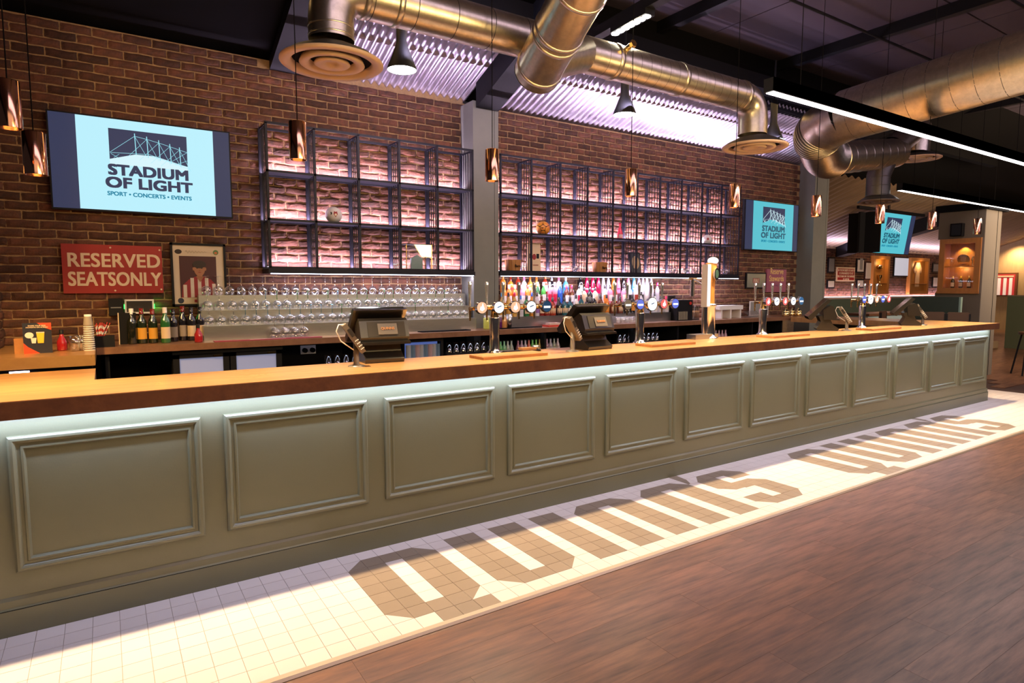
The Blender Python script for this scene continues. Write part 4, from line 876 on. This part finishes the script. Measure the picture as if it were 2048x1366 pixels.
# ------------------------------------------------------------------ under the back counter
def fridge(label, x0, x1, lit):
    t = thing('bottle_fridge', label, 'fridge', (x0, 2.60, 0)); w = x1 - x0; n = 2; d = w / n
    MB().box(0, w, .06, .40, .02, .985, BLACKM).build('cabinet', t)
    MB().box(0, w, .0, .05, .968, 1.0, BLACK).build('header', t)
    for k in range(n):
        b = MB(); a, c = k * d + .005, (k + 1) * d - .005
        for q in ((a, a + .05, .05, .965), (c - .05, c, .05, .965), (a, c, .93, .965), (a, c, .05, .12)): b.box(q[0], q[1], .02, .055, q[2], q[3], BLACK)
        o = b.build('door', t); MB().box(a + .05, c - .05, -.0 + .035, .04, .12, .93, mat('lit_fridge_%s' % lit, (.25, .27, .38), .25, emit=.32, ecol=(.45, .50, .80))).build('pane', o)  # pane itself glows in place of light from inside the fridge
        MB().box(c - .13, c - .06, .005, .02, .935, .95, BRASS).build('handle', o)
    return t
xa_ = at(345, 720, 1, 2.6).x; xb_ = at(566, 720, 1, 2.6).x; fridge('wide under counter fridge with two pale blue lit doors at the left', xa_, xb_, 'a')
xa_ = at(812, 700, 1, 2.6).x; xb_ = at(884, 700, 1, 2.6).x
t = thing('bottle_fridge', 'black fridge with a blue lit row of cans right of the nearest till', 'fridge', (xa_, 2.62, 0)); w = xb_ - xa_
MB().box(0, w, .06, .4, .02, .985, BLACKM).build('cabinet', t); MB().box(0, w, .0, .05, .965, 1.0, BLACK).build('header', t)
MB().box(.02, w - .02, .055, .06, .55, .96, mat('fridge_light_blue', (.05, .07, .15), .5, emit=.5, ecol=(.12, .2, .6))).build('light_panel', t)
for k in range(8): MB().cyl((.05 + k * w / 8.5, .035, .80), (.05 + k * w / 8.5, .035, .935), .028, n=12, m=mat('can_%d' % (k % 3), ((.7, .75, .85), (.25, .4, .6), (.75, .55, .6))[k % 3], .25, .5)).build('can', t)
p = at(616, 699, 1, YW - .125)
t = thing('wall_socket', 'white double socket with two black plugs under the back counter', 'socket', (at(616, 699, 1, 2.9).x, 2.90, at(616, 699, 1, 2.9).z)); MB().box(-.075, .075, -.008, .0, -.043, .043, WHITE).build('plate', t)
for s_ in (-.038, .038): MB().cyl((s_, -.05, -.005), (s_, -.008, -.005), .024, n=14, m=BLACKM).build('plug', t)
MB().box(-.35, .35, 0, .01, -.35, .12, BLACKM).build('board', t)
def small(px, py, y, kind, col, lab, lb, grp, top):
    p = at(px, py, 1, y)
    if kind == 'b':
        t = thing('beer_bottle', lb, 'bottle', (p.x, y, p.z - .19), 0, grp); 
        MB().lathe([(0, 0), (.029, 0), (.030, .01), (.030, .10), (.022, .13), (.012, .155), (.012, .20), (0, .20)], liquid(col), 12).build('body', t); MB().lathe([(.0308, .02), (.0308, .09)], mat('label_%02x%02x%02x' % tuple(int(q * 255) for q in lab), lab, .6), 10, a0=-PI * .85, a1=-PI * .15).build('label', t); MB().cyl((0, 0, .195), (0, 0, .205), .015, n=10, m=CHROME).build('cap', t)
    else:
        t = thing('pint_glass', lb, 'glass', (p.x, y, p.z - .14), 0, grp); MB().lathe([(.030, 0), (.040, .14), (.038, .14), (.028, .004), (0, .004)], GLASS, 14).build('cup', t)
for px0, n_, stp, kind, cols, nm in ((1001, 4, 7.2, 'b', [(.08, .35, .08), (.15, .4, .2), (.35, .38, .3), (.3, .35, .28)], 'behind the first beer font'), (1036, 12, 7.2, 'b', [(.30, .10, .12), (.4, .25, .3), (.35, .30, .32), (.5, .1, .05), (.10, .4, .05), (.12, .40, .04), (.55, .35, .04), (.5, .2, .2), (.3, .15, .2), (.35, .3, .35), (.25, .28, .2), (.4, .3, .3)], 'left of the second till'), (1424, 5, 6.5, 'b', [(.5, .3, .35)] * 5, 'right of the tall dispenser')):
    xs_ = [at(px0 + i * stp, 690, 1, 2.72).x for i in range(n_)]; zt = at(px0, {1001: 681, 1036: 679.5, 1424: 660}[px0], 1, 2.72).z
    t = thing('bottle_shelf', 'black under counter shelf of small bottles ' + nm, 'shelf', (xs_[0] - .05, 2.70, zt - .225)); MB().box(0, xs_[-1] - xs_[0] + .1, -.04, .06, 0, .02, BLACK).build('board', t)
    for i, c in enumerate(cols): small(px0 + i * stp, 690, 2.72, 'b', c, (.6, .55, .5), 'small bottle under the back counter %s, %s from the left' % (nm, ordn[i]), 'small bottles ' + nm, 0).__class__
for o in bpy.data.objects:
    if o.name.startswith('beer_bottle'):
        g = o['group']; px = {'small bottles behind the first beer font': (1001, 681), 'small bottles left of the second till': (1036, 679.5), 'small bottles right of the tall dispenser': (1424, 660)}[g]
        o.location.z = at(px[0], px[1], 1, 2.72).z - .2045
for px0, n_, y_, nm in ((897, 7, 689, 'right of the blue lit fridge'), (656, 6, 714, 'left of the nearest till'), (1238, 9, 672, 'right of the second till')):
    y = 2.74; zt = at(px0, y_ - 6, 1, y).z
    x0 = at(px0, y_, 1, y).x
    t = thing('glass_shelf', 'dark under counter shelf of upturned glasses ' + nm, 'shelf', (x0 - .05, y - .06, zt - .162)); MB().box(0, n_ * .09 + .02, 0, .12, 0, .02, BLACK).build('board', t)
    for i in range(n_):
        t = thing('pint_glass', 'pint glass on the shelf %s, %s from the left' % (nm, ordn[i]), 'glass', (x0 + i * .09, y, zt - .141), 0, 'glasses ' + nm); MB().lathe([(.038, 0), (.030, .13), (0, .132)], GLASS, 14).build('cup', t)
lamp('AREA', 'under_counter_fill', (3.5, 2.66, 1.0), 1.2, (.7, .75, 1), d=(0, .3, -1), size=6, size_y=.01)  # unseen area light brightening the bays under the counter
# ------------------------------------------------------------------ things in the grid shelves
zs = [1.742, 2.205, 2.665]
def ball(px, py, y, r, m, label):
    p = at(px, py, 1, y); z = min(zs, key=lambda q: abs(p.z - r - q)) + (.011 if p.z < 2 else .003)
    t = thing('football', label, 'ball', (p.x, y, z + r)); MB().sphere((0, 0, 0), r, m, 24).build('ball', t); return t
t = ball(667, 422, 3.0, .085, mat('ball_white', (.60, .56, .58), .35), 'white football with a crest in the left grid shelf')
f = Vector((CP.x - t.location.x, CP.y - t.location.y, 0)).normalized()
def dec(t, r, u, v, su, sv, m, name, shape):
    "small relief on the ball's camera side, u sideways and v up in radians"
    right = Vector((-f.y, f.x, 0)); vs = []
    for a, b_ in shape:
        aa, bb = u + a * su, v + b_ * sv; d = (f * math.cos(aa) * math.cos(bb) + right * math.sin(aa) * math.cos(bb) + Vector((0, 0, math.sin(bb)))); vs.append(d * (r + .0012))
    c = sum(vs, Vector()) / len(vs); c = c.normalized() * (r + .002)
    MB().add(vs + [c], [(i, (i + 1) % len(vs), len(vs)) for i in range(len(vs))], m).build(name, t, fix=False)
PG = [(math.cos(2 * PI * i / 10), math.sin(2 * PI * i / 10)) for i in range(10)]
PENT = [(math.sin(2 * PI * i / 5), math.cos(2 * PI * i / 5)) for i in range(5)]
dec(t, .085, .25, .05, .30, .42, SR, 'crest', [(-.7, .8), (0, .6), (.7, .8), (.8, -.1), (0, -.9), (-.8, -.1)])
dec(t, .085, -.28, .10, .14, .20, BLACK, 'crest_beast', [(-.8, .8), (.2, .9), (.8, .1), (.3, -.8), (-.5, -.7), (-.2, 0)])
dec(t, .085, .25, -.02, .13, .16, CREAM, 'crest_shield', PG)
t = ball(1086, 450, 3.0, .088, mat('ball_yellow', (.78, .40, .035), .35, noise=1, nscale=9, col2=(.70, .16, .05)), 'yellow and black panelled football in the long grid shelf')
f = Vector((CP.x - t.location.x, CP.y - t.location.y, 0)).normalized()
R_ = .45
for i in range(5):
    a0 = PENT[i]; a1 = PENT[(i + 1) % 5]
    dec(t, .088, 0, 0, 1, 1, BLACK, 'black_seam', [(a0[0] * .55, a0[1] * .55), (a1[0] * .55, a1[1] * .55), (a1[0] * .43, a1[1] * .43), (a0[0] * .43, a0[1] * .43)])
    n = Vector((a0[0], a0[1])); q = Vector((-a0[1], a0[0])) * .06
    dec(t, .088, 0, 0, 1, 1, BLACK, 'black_seam', [tuple(n * .5 - q), tuple(n * .5 + q), tuple(n * 1.15 + q), tuple(n * 1.15 - q)])
dec(t, .088, .02, .0, .30, .22, BLACK, 'swoosh_mark', [(-.9, .35), (-.75, -.25), (-.35, -.55), (1.0, .45), (-.3, -.15), (-.65, .0)])
t = ball(1414, 472, 3.05, .078, mat('ball_white2', (.62, .58, .58), .35), 'small white football near the right end of the long grid shelf')
f = Vector((CP.x - t.location.x, CP.y - t.location.y, 0)).normalized(); dec(t, .078, .2, .1, .22, .25, SR, 'crest', PG)
p = at(1240, 470, 1, 3.0); t = thing('display_bottle', 'red bottle with a pale label standing in the long grid shelf', 'bottle', (p.x, 3.0, zs[1] + .003))
MB().lathe([(0, 0), (.036, 0), (.040, .01), (.038, .08), (.026, .13), (.013, .17), (.013, .215), (0, .216)], liquid((.75, .03, .08)), 18).build('body', t); MB().lathe([(.0395, .02), (.0385, .07)], mat('label_pink', (.75, .5, .52), .5), 12, a0=-PI * .9, a1=-PI * .3).build('label', t); MB().cyl((0, 0, .21), (0, 0, .225), .016, n=12, m=liquid(CRM)).build('cap', t)
def case_(px0, py0, px1, py1, y, label):
    a = at(px0, py0, 1, y); c = at(px1, py1, 1, y); z0 = zs[0] - .011
    t = thing('glass_case', label, 'display case', ((a.x + c.x) / 2, y, z0)); w = (c.x - a.x) / 2; h = a.z - z0
    MB().box(-w, w, -.08, .10, 0, .02, BLACK).build('base', t); MB().box(-w, w, -.08, -.077, .02, h, PANE).build('pane', t)
    b = MB()
    for sx in (-w, w - .008):
        for sy in (-.08, .092): b.box(sx, sx + .008, sy, sy + .008, .02, h, BRASS)
    b.box(-w, w, -.08, .10, h, h + .008, BLACK); b.build('edges', t)
    MB().box(-.06, .08, .0, .03, .02, .14, mat('case_model', (.35, .45, .42), .5)).prism([(-.06, .14), (.02, .18), (.08, .14)], 1, 0, .03, mat('case_model', (.35, .45, .42), .5)).build('model', t)
case_(806, 489, 858, 535, 2.98, 'glass display case with a small model in the left grid shelf')
BW_ = mat('bucket_wood', (.45, .20, .06), .5, noise=.3, nscale=8, nstretch=(6, 6, 1))
for px, lb in ((1026, 'round wooden bucket at the left end of the long grid shelf'), (1199, 'round wooden bucket in the middle of the long grid shelf')):
    p = at(px, 530, 1, 3.0); t = thing('wooden_bucket', lb, 'bucket', (p.x, 3.0, zs[0] - .011), 0, 'wooden buckets in the long grid shelf')
    for k in range(14):
        a0, a1 = 2 * PI * k / 14 + .02, 2 * PI * (k + 1) / 14 - .02; v = []
        for r0, z in ((.088, 0), (.105, .155)):
            for rr in (r0, r0 - .01):
                for a_ in (a0, a1): v.append((rr * math.cos(a_), rr * math.sin(a_), z))
        MB().add(v, [(0, 1, 5, 4), (2, 6, 7, 3), (0, 4, 6, 2), (1, 3, 7, 5), (4, 5, 7, 6), (0, 2, 3, 1)], BW_).build('stave', t)
    MB().lathe([(0, .012), (.08, .012)], BW_, 14).build('bottom', t)
    text('lettering', 'Bera', t, (.0, -.103, .065), .045, BLACKM, rot=(PI / 2 + .1, 0, 0), bold=.001)
p = at(1068, 510, 1, 3.02); t = thing('pennant', 'cream pennant with a crest hanging in the long grid shelf', 'pennant', (p.x, 3.02, zs[0] - .0095))
MB().prism([(-.11, .0), (-.06, .0), (-.0, .012), (.085, .0), (.105, .03), (.095, .36), (-.105, .36)], 1, -.004, .004, mat('pennant_cloth', (.68, .50, .34), .8)).build('cloth', t); MB().cyl((-.13, 0, .365), (.13, 0, .365), .006, n=8, m=GOLDM).build('rod', t)
b = MB(); E2(b, 0, .20, .030, .038, -.006, -.004, SR); b.box(-.075, -.035, -.006, -.004, .18, .24, BLACK).box(.035, .075, -.006, -.004, .18, .24, BLACK); b.build('crest', t); text('lettering', 'CUP WINNERS', t, (0, -.006, .09), .02, SR)
p = at(1277, 523, 1, 3.0); t = thing('picture_frame', 'black framed gold disc leaning in the long grid shelf', 'picture', (p.x, 3.04, zs[0] - .010)); t.rotation_euler = (math.radians(-8), 0, 0)
MB().box(-.105, .105, 0, .02, 0, .32, BLACK).box(-.09, .09, -.004, 0, .015, .305, mat('frame_inner', (.05, .05, .055), .4)).build('frame', t); b = MB(); E2(b, 0, .17, .07, .095, -.008, -.004, mat('gold_disc', (.55, .36, .18), .4, .4)); b.build('disc', t)
for i, px in enumerate((1150, 1346, 1373, 1391, 1408, 1424, 1440, 1452)):
    x = at(px, 535, 1, 2.98).x; t = thing('glass_bowl', 'clear glass bowl on the base of the long grid shelf, %s from the left' % ordn[i], 'glass', (x, 2.98, zs[0] - .011), 0, 'glass bowls on the base of the long grid shelf')
    MB().lathe([(.030, 0), (.008, .012), (.012, .02), (.048, .06), (.052, .10), (.05, .10), (.045, .062), (0, .024)], GLASS, 16).build('bowl', t)
# ------------------------------------------------------------------ far room
YFW = 6.5; zt = at(1660, 493.6, 1, YFW).z; zl = at(1760, 593, 1, YFW - .1).z
fw = setting('wall_far')
MB().box(10.9, 32, YFW, YFW + .2, 0, zt + .1, MORTAR).build('mortar', fw)
b = MB(); 
for j in range(int(zl / BH) , int(zt / BH)):
    for i in range(68):
        x = 16.2 + i * BL + (BL / 2 if j % 2 else 0); d = random.uniform(.008, .02)
        b.box(x + .006, x + BL - .006, YFW - d, YFW, j * BH + .007, j * BH + BH - .006, BRICK)
o = b.build('brick', fw, fix=False); o['kind'] = 'stuff'
MB().box(14, 31, YFW - .22, YFW - .02, 0, zl - .05, mat('far_green', (.085, .125, .105), .5)).build('wainscot', fw)
MB().box(14, 31, YFW - .25, YFW - .02, zl - .05, zl, mat('ledge', (.50, .42, .42), .5)).build('ledge', fw)
MB().box(15, 30, YFW - .06, YFW - .05, zl + .002, zl + .012, LEDL).build('led_tape', fw)
lamp('AREA', 'ledge_led', (22, YFW - .10, zl + .02), 90, (1, .66, .78), d=(0, .25, 1), size=15, size_y=.02)
corr('corrugated_tan_sheet', 10.7, 31, YFW, 3.5, zt, .36, CORRW, .26, .028)
MB().prism([(YFW + .2, zt + .1), (1.0, zt + .1 + 5.7 * .36), (1.0, zt + .4 + 5.7 * .36), (YFW + .2, zt + .4)], 0, 10.7, 31, BLACKM).build('roof_deck', ce)
lamp('AREA', 'far_roof_wash', (21, 6.1, zt - .15), 110, LAV, d=(0, -.2, 1), size=9, size_y=.08)
MB().prism([(6.48, zt - .28), (6.48, zt + .05), (3.2, zt + .9), (3.2, zt + .55)], 0, 17.7, 18.1, BLACK).build('rafter', ce)
# end wall and shirt
we = setting('wall_right'); MB().box(27, 27.2, -8, YFW, 0, 6, mat('textured_wall', (.42, .30, .17), .8, noise=.25, nscale=6, nstretch=(1, 8, .4))).build('plaster', we)
lamp('SPOT', 'wall_downlight', (26.55, 5.1, 3.15), 330, (1, .66, .32), d=(.25, 0, -1), size=.1, spot=110, blend=.8)
a = at(1990, 546, 0, 26.95); c = at(2033, 592, 0, 26.95)
t = thing('shirt_frame', 'framed red and white striped shirt on the far end wall', 'picture', (26.95, (a.y + c.y) / 2, (a.z + c.z) / 2)); w = abs(a.y - c.y) / 2; h = abs(a.z - c.z) / 2
MB().box(-.05, .045, -w, w, -h, h, mat('frame_brown', (.16, .05, .02), .4)).build('frame', t)
MB().box(-.06, -.05, -w + .06, w - .06, -h + .03, h - .06, mat('shirt_red', (.50, .03, .035), .6, emit=.25, ecol=(.6, .05, .06))).build('backing', t)  # shirt colours glow faintly in place of light falling on them
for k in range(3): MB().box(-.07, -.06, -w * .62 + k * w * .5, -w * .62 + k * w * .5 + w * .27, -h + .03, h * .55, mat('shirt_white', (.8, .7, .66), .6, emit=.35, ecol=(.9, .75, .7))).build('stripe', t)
MB().box(-.075, -.05, -w + .1, w - .1, h - .15, h - .1, CREAM).build('collar', t)
# pictures and cases on the far brick wall
def fpic(x0, y0, x1, y1, fr, inner, label, d=.05, name='picture_frame', cat='picture'):
    a = at(x0, y0, 1, YFW - d); c = at(x1, y1, 1, YFW - d); w, h = (c.x - a.x) / 2, (a.z - c.z) / 2
    t = thing(name, label, cat, ((a.x + c.x) / 2, YFW - d, (a.z + c.z) / 2)); MB().box(-w, w, 0, d - .022, -h, h, fr).build('frame', t); k = .05
    MB().box(-w + k, w - k, -.01, 0, -h + k * .8, h - k * .8, inner).build('print', t); return t, w, h
PRW = mat('print_pale', (.60, .55, .48), .6); PRG = mat('print_grey', (.20, .20, .20), .6)
fpic(1657, 514, 1669, 546, BLACK, PRG, 'grey framed print on the far wall beside the second column')
fpic(1655, 559, 1669, 577, BLACK, PRW, 'small pale framed print low on the far wall beside the second column')
t, w, h = fpic(1714, 517, 1728, 546, BLACK, PRW, 'upright framed print of a figure right of the red safety sign'); MB().box(-.06, .10, -.014, -.01, -.12, .22, PRG).build('printed_figure', t)
fpic(1731, 523, 1747, 560, mat('frame_dkbrown', (.04, .015, .01), .5), PRW, 'tall pale framed sheet left of the first amber display case')
fpic(1714, 558, 1727, 576, BLACK, PRW, 'small framed print below the upright figure print')
fpic(1866, 526, 1877, 545, BLACK, PRG, 'upper small dark print left of the display pillar')
fpic(1866, 553, 1877, 575, BLACK, PRW, 'lower small print left of the display pillar')
t, w, h = fpic(1789, 513, 1822, 554, BLACK, mat('pale_screen', (.5, .52, .6), .4, emit=.55, ecol=(.60, .66, .78)), 'pale blank lit screen on the far wall between two amber cases', name='wall_screen', cat='screen')
t, w, h = fpic(1674, 534, 1709, 563, CREAM, RED, 'red safety notice with four lines of white text on the far wall', name='wall_sign', cat='sign')
for k, s_ in enumerate(('IN THE INTEREST OF SAFETY', 'IT IS PROHIBITED TO SIT', 'OR STAND ON THE BARRIERS', 'BY ORDER')): text('lettering', s_, t, (0, -.012, h * .42 - k * h * .42), .085, CREAM, bold=.002, sx=.82)
AMB = mat('case_wood_lit', (.42, .17, .035), .5)
for q, lb in (((1749, 511, 1777, 588), 'left amber lit trophy case on the far brick wall'), ((1823, 515, 1856, 588), 'right amber lit case with a shirt on the far brick wall')):
    a = at(q[0], q[1], 1, YFW - .14); c = at(q[2], q[3], 1, YFW - .14); w, h = (c.x - a.x) / 2, (a.z - c.z) / 2
    t = thing('display_case', lb, 'display case', ((a.x + c.x) / 2, YFW - .14, (a.z + c.z) / 2), 0, 'amber cases on the far wall'); k = .10
    MB().box(-w, -w + k, 0, .118, -h, h, AMB).box(w - k, w, 0, .118, -h, h, AMB).box(-w + k, w - k, 0, .118, h - k, h, AMB).box(-w + k, w - k, 0, .118, -h, -h + k, AMB).build('frame', t)
    MB().box(-w + k, w - k, .10, .118, -h + k, h - k, AMB).build('back_panel', t); MB().box(-w + k, w - k, .01, .10, -h * .45, -h * .45 + .02, AMB).build('shelf', t)
    if 'shirt' in lb: MB().prism([(-.12, -.35), (.1, -.35), (.12, .2), (.2, .1), (.25, .25), (.08, .45), (-.12, .45), (-.28, .2), (-.2, .1), (-.12, .2)], 1, .06, .09, mat('shirt_pale', (.8, .55, .35), .6)).build('shirt', t)
    else:
        MB().sphere((0, .05, .25), .13, GOLDM, 12, (1.2, .28, .6)).build('trophy', t); MB().lathe([(.06, -.32), (.02, -.25), (.02, -.15), (.06, -.08), (.07, .0)], GOLDM, 14, c=(-.05, .03, 0)).build('trophy', t)
    lamp('POINT', 'case_lamp', ((a.x + c.x) / 2, YFW - .20, (a.z + c.z) / 2 + h - .22), 5, (1, .60, .22), size=.04)
# hanging television in the far room
yh = 4.2; a = at(1750, 423, 1, yh); c = at(1820, 509, 1, yh)
tv('television hung from the far roof with a teal stadium sign', ((a.x + c.x) / 2, yh, (a.z + c.z) / 2), c.x - a.x, a.z - c.z, rot=(math.radians(8), 0, 0), big=False, fx=(.02, .87))
t = thing('television', 'black back of a second hung television facing away', 'television', (at(1739, 465, 1, yh + .1).x, yh + .15, (a.z + c.z) / 2)); MB().box(-.02, .02, -.3, .45, -(a.z - c.z) / 2, (a.z - c.z) / 2, BLACK).box(-.25, .0, .05, .10, -(a.z - c.z) / 2, (a.z - c.z) / 2, BLACK).build('casing', t)
t = thing('television_bracket', 'black rail holding the hanging televisions under the far roof', 'bracket', (at(1716, 418, 1, yh + .05).x, yh + .05, a.z + .03)); MB().box(0, 3.2, -.03, .03, 0, .07, BLACK).build('rail', t); MB().cyl((1.4, 0, .07), (1.4, 0, .75), .03, n=10, m=BLACK).build('pole', t)
# display pillar
XP = 12.5; ya, yb_ = 1.14, 1.78
PB = mat('pillar_brown', (.115, .085, .058), .6); PL_ = mat('pillar_taupe', (.15, .13, .11), .6)
dp = setting('trim_3')
XC = XP - .03
ct, cb, cl, cr = at(1918, 477, 0, XC), at(1916, 586, 0, XC), at(1880, 478, 0, XC), at(1956, 586, 0, XC)
yb_ = cl.y + .04; ya = cr.y - .035
yc = (cl.y + cr.y) / 2; w = abs(cl.y - cr.y) / 2; zc = (ct.z + cb.z) / 2; h = (ct.z - cb.z) / 2; k = .085
MB().box(XP, 13.15, ya, yb_, 0, zc - h, PL_).build('casing', dp); MB().box(XP, 13.15, ya, yb_, zc + h, 2.86, PL_).build('casing', dp)
MB().box(XP + .26, 13.15, ya, yb_, zc - h, zc + h, PL_).box(XP, XP + .26, ya, yc - w, zc - h, zc + h, PL_).build('casing', dp)
MB().box(XP - .006, XP, ya + .004, yb_, 0, zc - h, PB).box(XP - .006, XP, ya + .004, yb_, zc + h, 2.855, PB).build('side_panel', dp); MB().box(12.98, 12.99, ya - .004, ya, 0, 2.86, BLACKM).build('shadow_gap', dp)
MB().box(XP - .05, 13.3, ya - .05, yb_ + .05, 2.86, 2.98, BLACKM).build('capping', dp)
t = thing('trophy_cabinet', 'honey wood trophy cabinet in the pillar, lit warm inside', 'display case', (XC, yc, zc))
CW_ = mat('cabinet_wood', (.40, .15, .03), .4, noise=.25, nscale=5, nstretch=(4, 4, 1))
MB().box(0, .245, -w, -w + k, -h, h, CW_).box(0, .245, w - k, w, -h, h, CW_).box(0, .245, -w + k, w - k, h - k, h, CW_).box(0, .245, -w + k, w - k, -h, -h + k, CW_).build('frame', t)
MB().box(-.012, 0, -w - .01, w + .01, -h - .01, -h + .03, CW_).box(.23, .244, -w + k, w - k, -h + k, h - k, CW_).build('back_panel', t)
MB().box(.02, .22, -w + k, w - k, -.02, -.005, CW_).build('shelf', t)
MB().box(.004, .007, -w + k, w - k, -h + k, h - k, PANE).build('pane', t)
b = MB(); b.cyl((.15, 0, .11), (.17, 0, .115), .095, n=24, m=GOLDM).cyl((.142, 0, .11), (.152, 0, .112), .045, n=16, m=GOLDM)
pl = thing('silver_plate', 'round engraved plate on a stand in the trophy cabinet', 'trophy', (XC, yc - .01, zc)); b.build('plate', pl); MB().box(.12, .19, -.08, .08, -.004, .018, CW_).build('stand', pl)
gp = thing('glass_trophy', 'small cut glass goblet in the trophy cabinet left of the plate', 'trophy', (XC + .13, yc + .155, zc - .004)); MB().lathe([(.025, 0), (.008, .01), (.01, .03), (.035, .06), (.038, .12)], GLASS, 16).build('goblet', gp)
gq = thing('small_trophy', 'small golden trophy in the trophy cabinet right of the plate', 'trophy', (XC + .13, yc - .16, zc - .004)); MB().lathe([(.025, 0), (.01, .02), (.01, .07), (.025, .10), (.012, .15), (0, .17)], GOLDM, 14).build('figure', gq)
for i, (dy, lb) in enumerate(((.125, 'left'), (.0, 'middle'), (-.125, 'right'))):
    bb = bottle(XC + .13, yc + dy, zc - h + k + .001, 'round', (.03, .03, .01), CR, (.65, .42, .08), '%s gold topped bottle of three in the trophy cabinet' % lb, 'bottles in the trophy cabinet', 'champagne_bottle', .80, rz=-PI / 2)
lamp('SPOT', 'cabinet_lamp', (XC + .16, yc, zc + h - k - .01), 14, (1, .68, .30), d=(.1, 0, -1), size=.01, spot=100, blend=.5); lamp('POINT', 'cabinet_lamp', (XC + .12, yc, zc - .06), 1.6, (1, .62, .22), size=.03)
p = at(1915, 460, 0, XP - .055); t = thing('wall_speaker', 'small black speaker above the trophy cabinet', 'speaker', tuple(p)); MB().box(-.06, .046, -.09, .09, -.11, .11, BLACKM).build('case', t); MB().box(-.064, -.06, -.07, .07, -.09, .09, BLACK).build('grille', t)
# booth panel, partition, steps
t = thing('booth_panel', 'dark green booth end panel with a pale green edge in front of the pillar', 'partition', (XP - .35, 0, 0)); MB().box(0, .05, 1.20, 1.95, 0, at(1900, 594, 0, XP - .35).z, mat('booth_dark', (.030, .045, .032), .5)).build('panel', t); MB().box(-.004, .056, 1.17, 1.20, 0, at(1900, 594, 0, XP - .35).z, mat('far_green_light', (.22, .32, .26), .5)).build('edge', t)
p = at(2008, 696, 2, 0); zz = at(2008, 590, 0, p.x).z
t = thing('partition_wall', 'dark green low partition at the right edge', 'partition', (p.x, 0, 0)); MB().box(0, .12, -3.5, p.y, 0, zz - .03, mat('partition_green', (.045, .055, .028), .6)).build('panel', t); MB().box(-.01, .13, -3.5, p.y + .01, zz - .03, zz, PB).build('cap', t)
p2_ = at(1985, 702, 2, 0); t = thing('steps', 'two pale wooden steps beside the green partition', 'steps', (p.x - .62, p.y + .12, 0))
stp = mat('step_wood', (.34, .24, .15), .5); MB().box(0, .60, 0, .9, 0, .17, stp).build('step', t); MB().box(0, .45, .35, .9, .17, .34, stp).build('step', t)
# chairs
BR2 = mat('chair_leather', (.075, .032, .016), .45)
def chair(px, py, y, label, first=None, rz=0):
    p = at(px, py, 1, y)
    if first: return dup(first, (p.x, y, 0), rz, label)
    t = thing('high_chair', label, 'chair', (p.x, y, 0), rz, 'brown chairs beyond the bar')
    b = MB(); b.prism([(-.15, .84), (.15, .84), (.16, .86), (.155, 1.12), (.13, 1.145), (-.13, 1.145), (-.155, 1.12), (-.16, .86)], 1, -.02, .02, BR2); b.build('backrest', t)
    MB().box(-.16, .16, .02, .34, .68, .73, BR2).build('seat', t)
    for sx in (-.15, .15):
        MB().bar((sx, -.02, 0), (sx, -.01, 1.12), .025, BLACK).build('leg', t); MB().bar((sx, .33, 0), (sx * .95, .31, .69), .025, BLACK).build('leg', t)
    return t
c1 = chair(1765, 640, 1.9, 'brown backed high chair left of the farthest till', rz=.2)
chair(1867, 640, 1.25, 'brown backed high chair right of the farthest till', c1, -1.1); chair(1916, 640, .95, 'brown backed high chair in front of the booth panel', c1, -1.15)
t = thing('side_counter', 'low brown topped counter with pale blue lit panels beyond the chairs', 'counter', (13.6, 3.4, 0)); MB().box(0, 3.0, 0, .5, .93, .98, mat('far_top', (.13, .06, .035), .4)).build('counter_top', t); MB().box(.05, 2.95, .05, .45, 0, .93, mat('pale_blue_panel', (.30, .42, .50), .5)).build('front_panel', t)
p = at(2045, 752, 2, 0)
t = thing('bar_stool', 'black metal stool leg just showing at the right edge', 'stool', (p.x + .22, p.y, 0)); MB().cyl((0, 0, .72), (0, 0, .76), .17, n=20, m=BR2).build('seat', t)
for a_ in (0, 1, 2, 3): MB().bar((.24 * math.cos(a_ * PI / 2 + PI), .24 * math.sin(a_ * PI / 2 + PI), 0), (.12 * math.cos(a_ * PI / 2 + PI), .12 * math.sin(a_ * PI / 2 + PI), .72), .022, BLACK).build('leg', t)
lamp('AREA', 'far_room_fill', (14, -1.5, 3.0), 330, (1, .72, .46), tgt=(19, 5, 2.6), size=4, size_y=2)  # unseen area light aimed into the far room, no fixture modelled
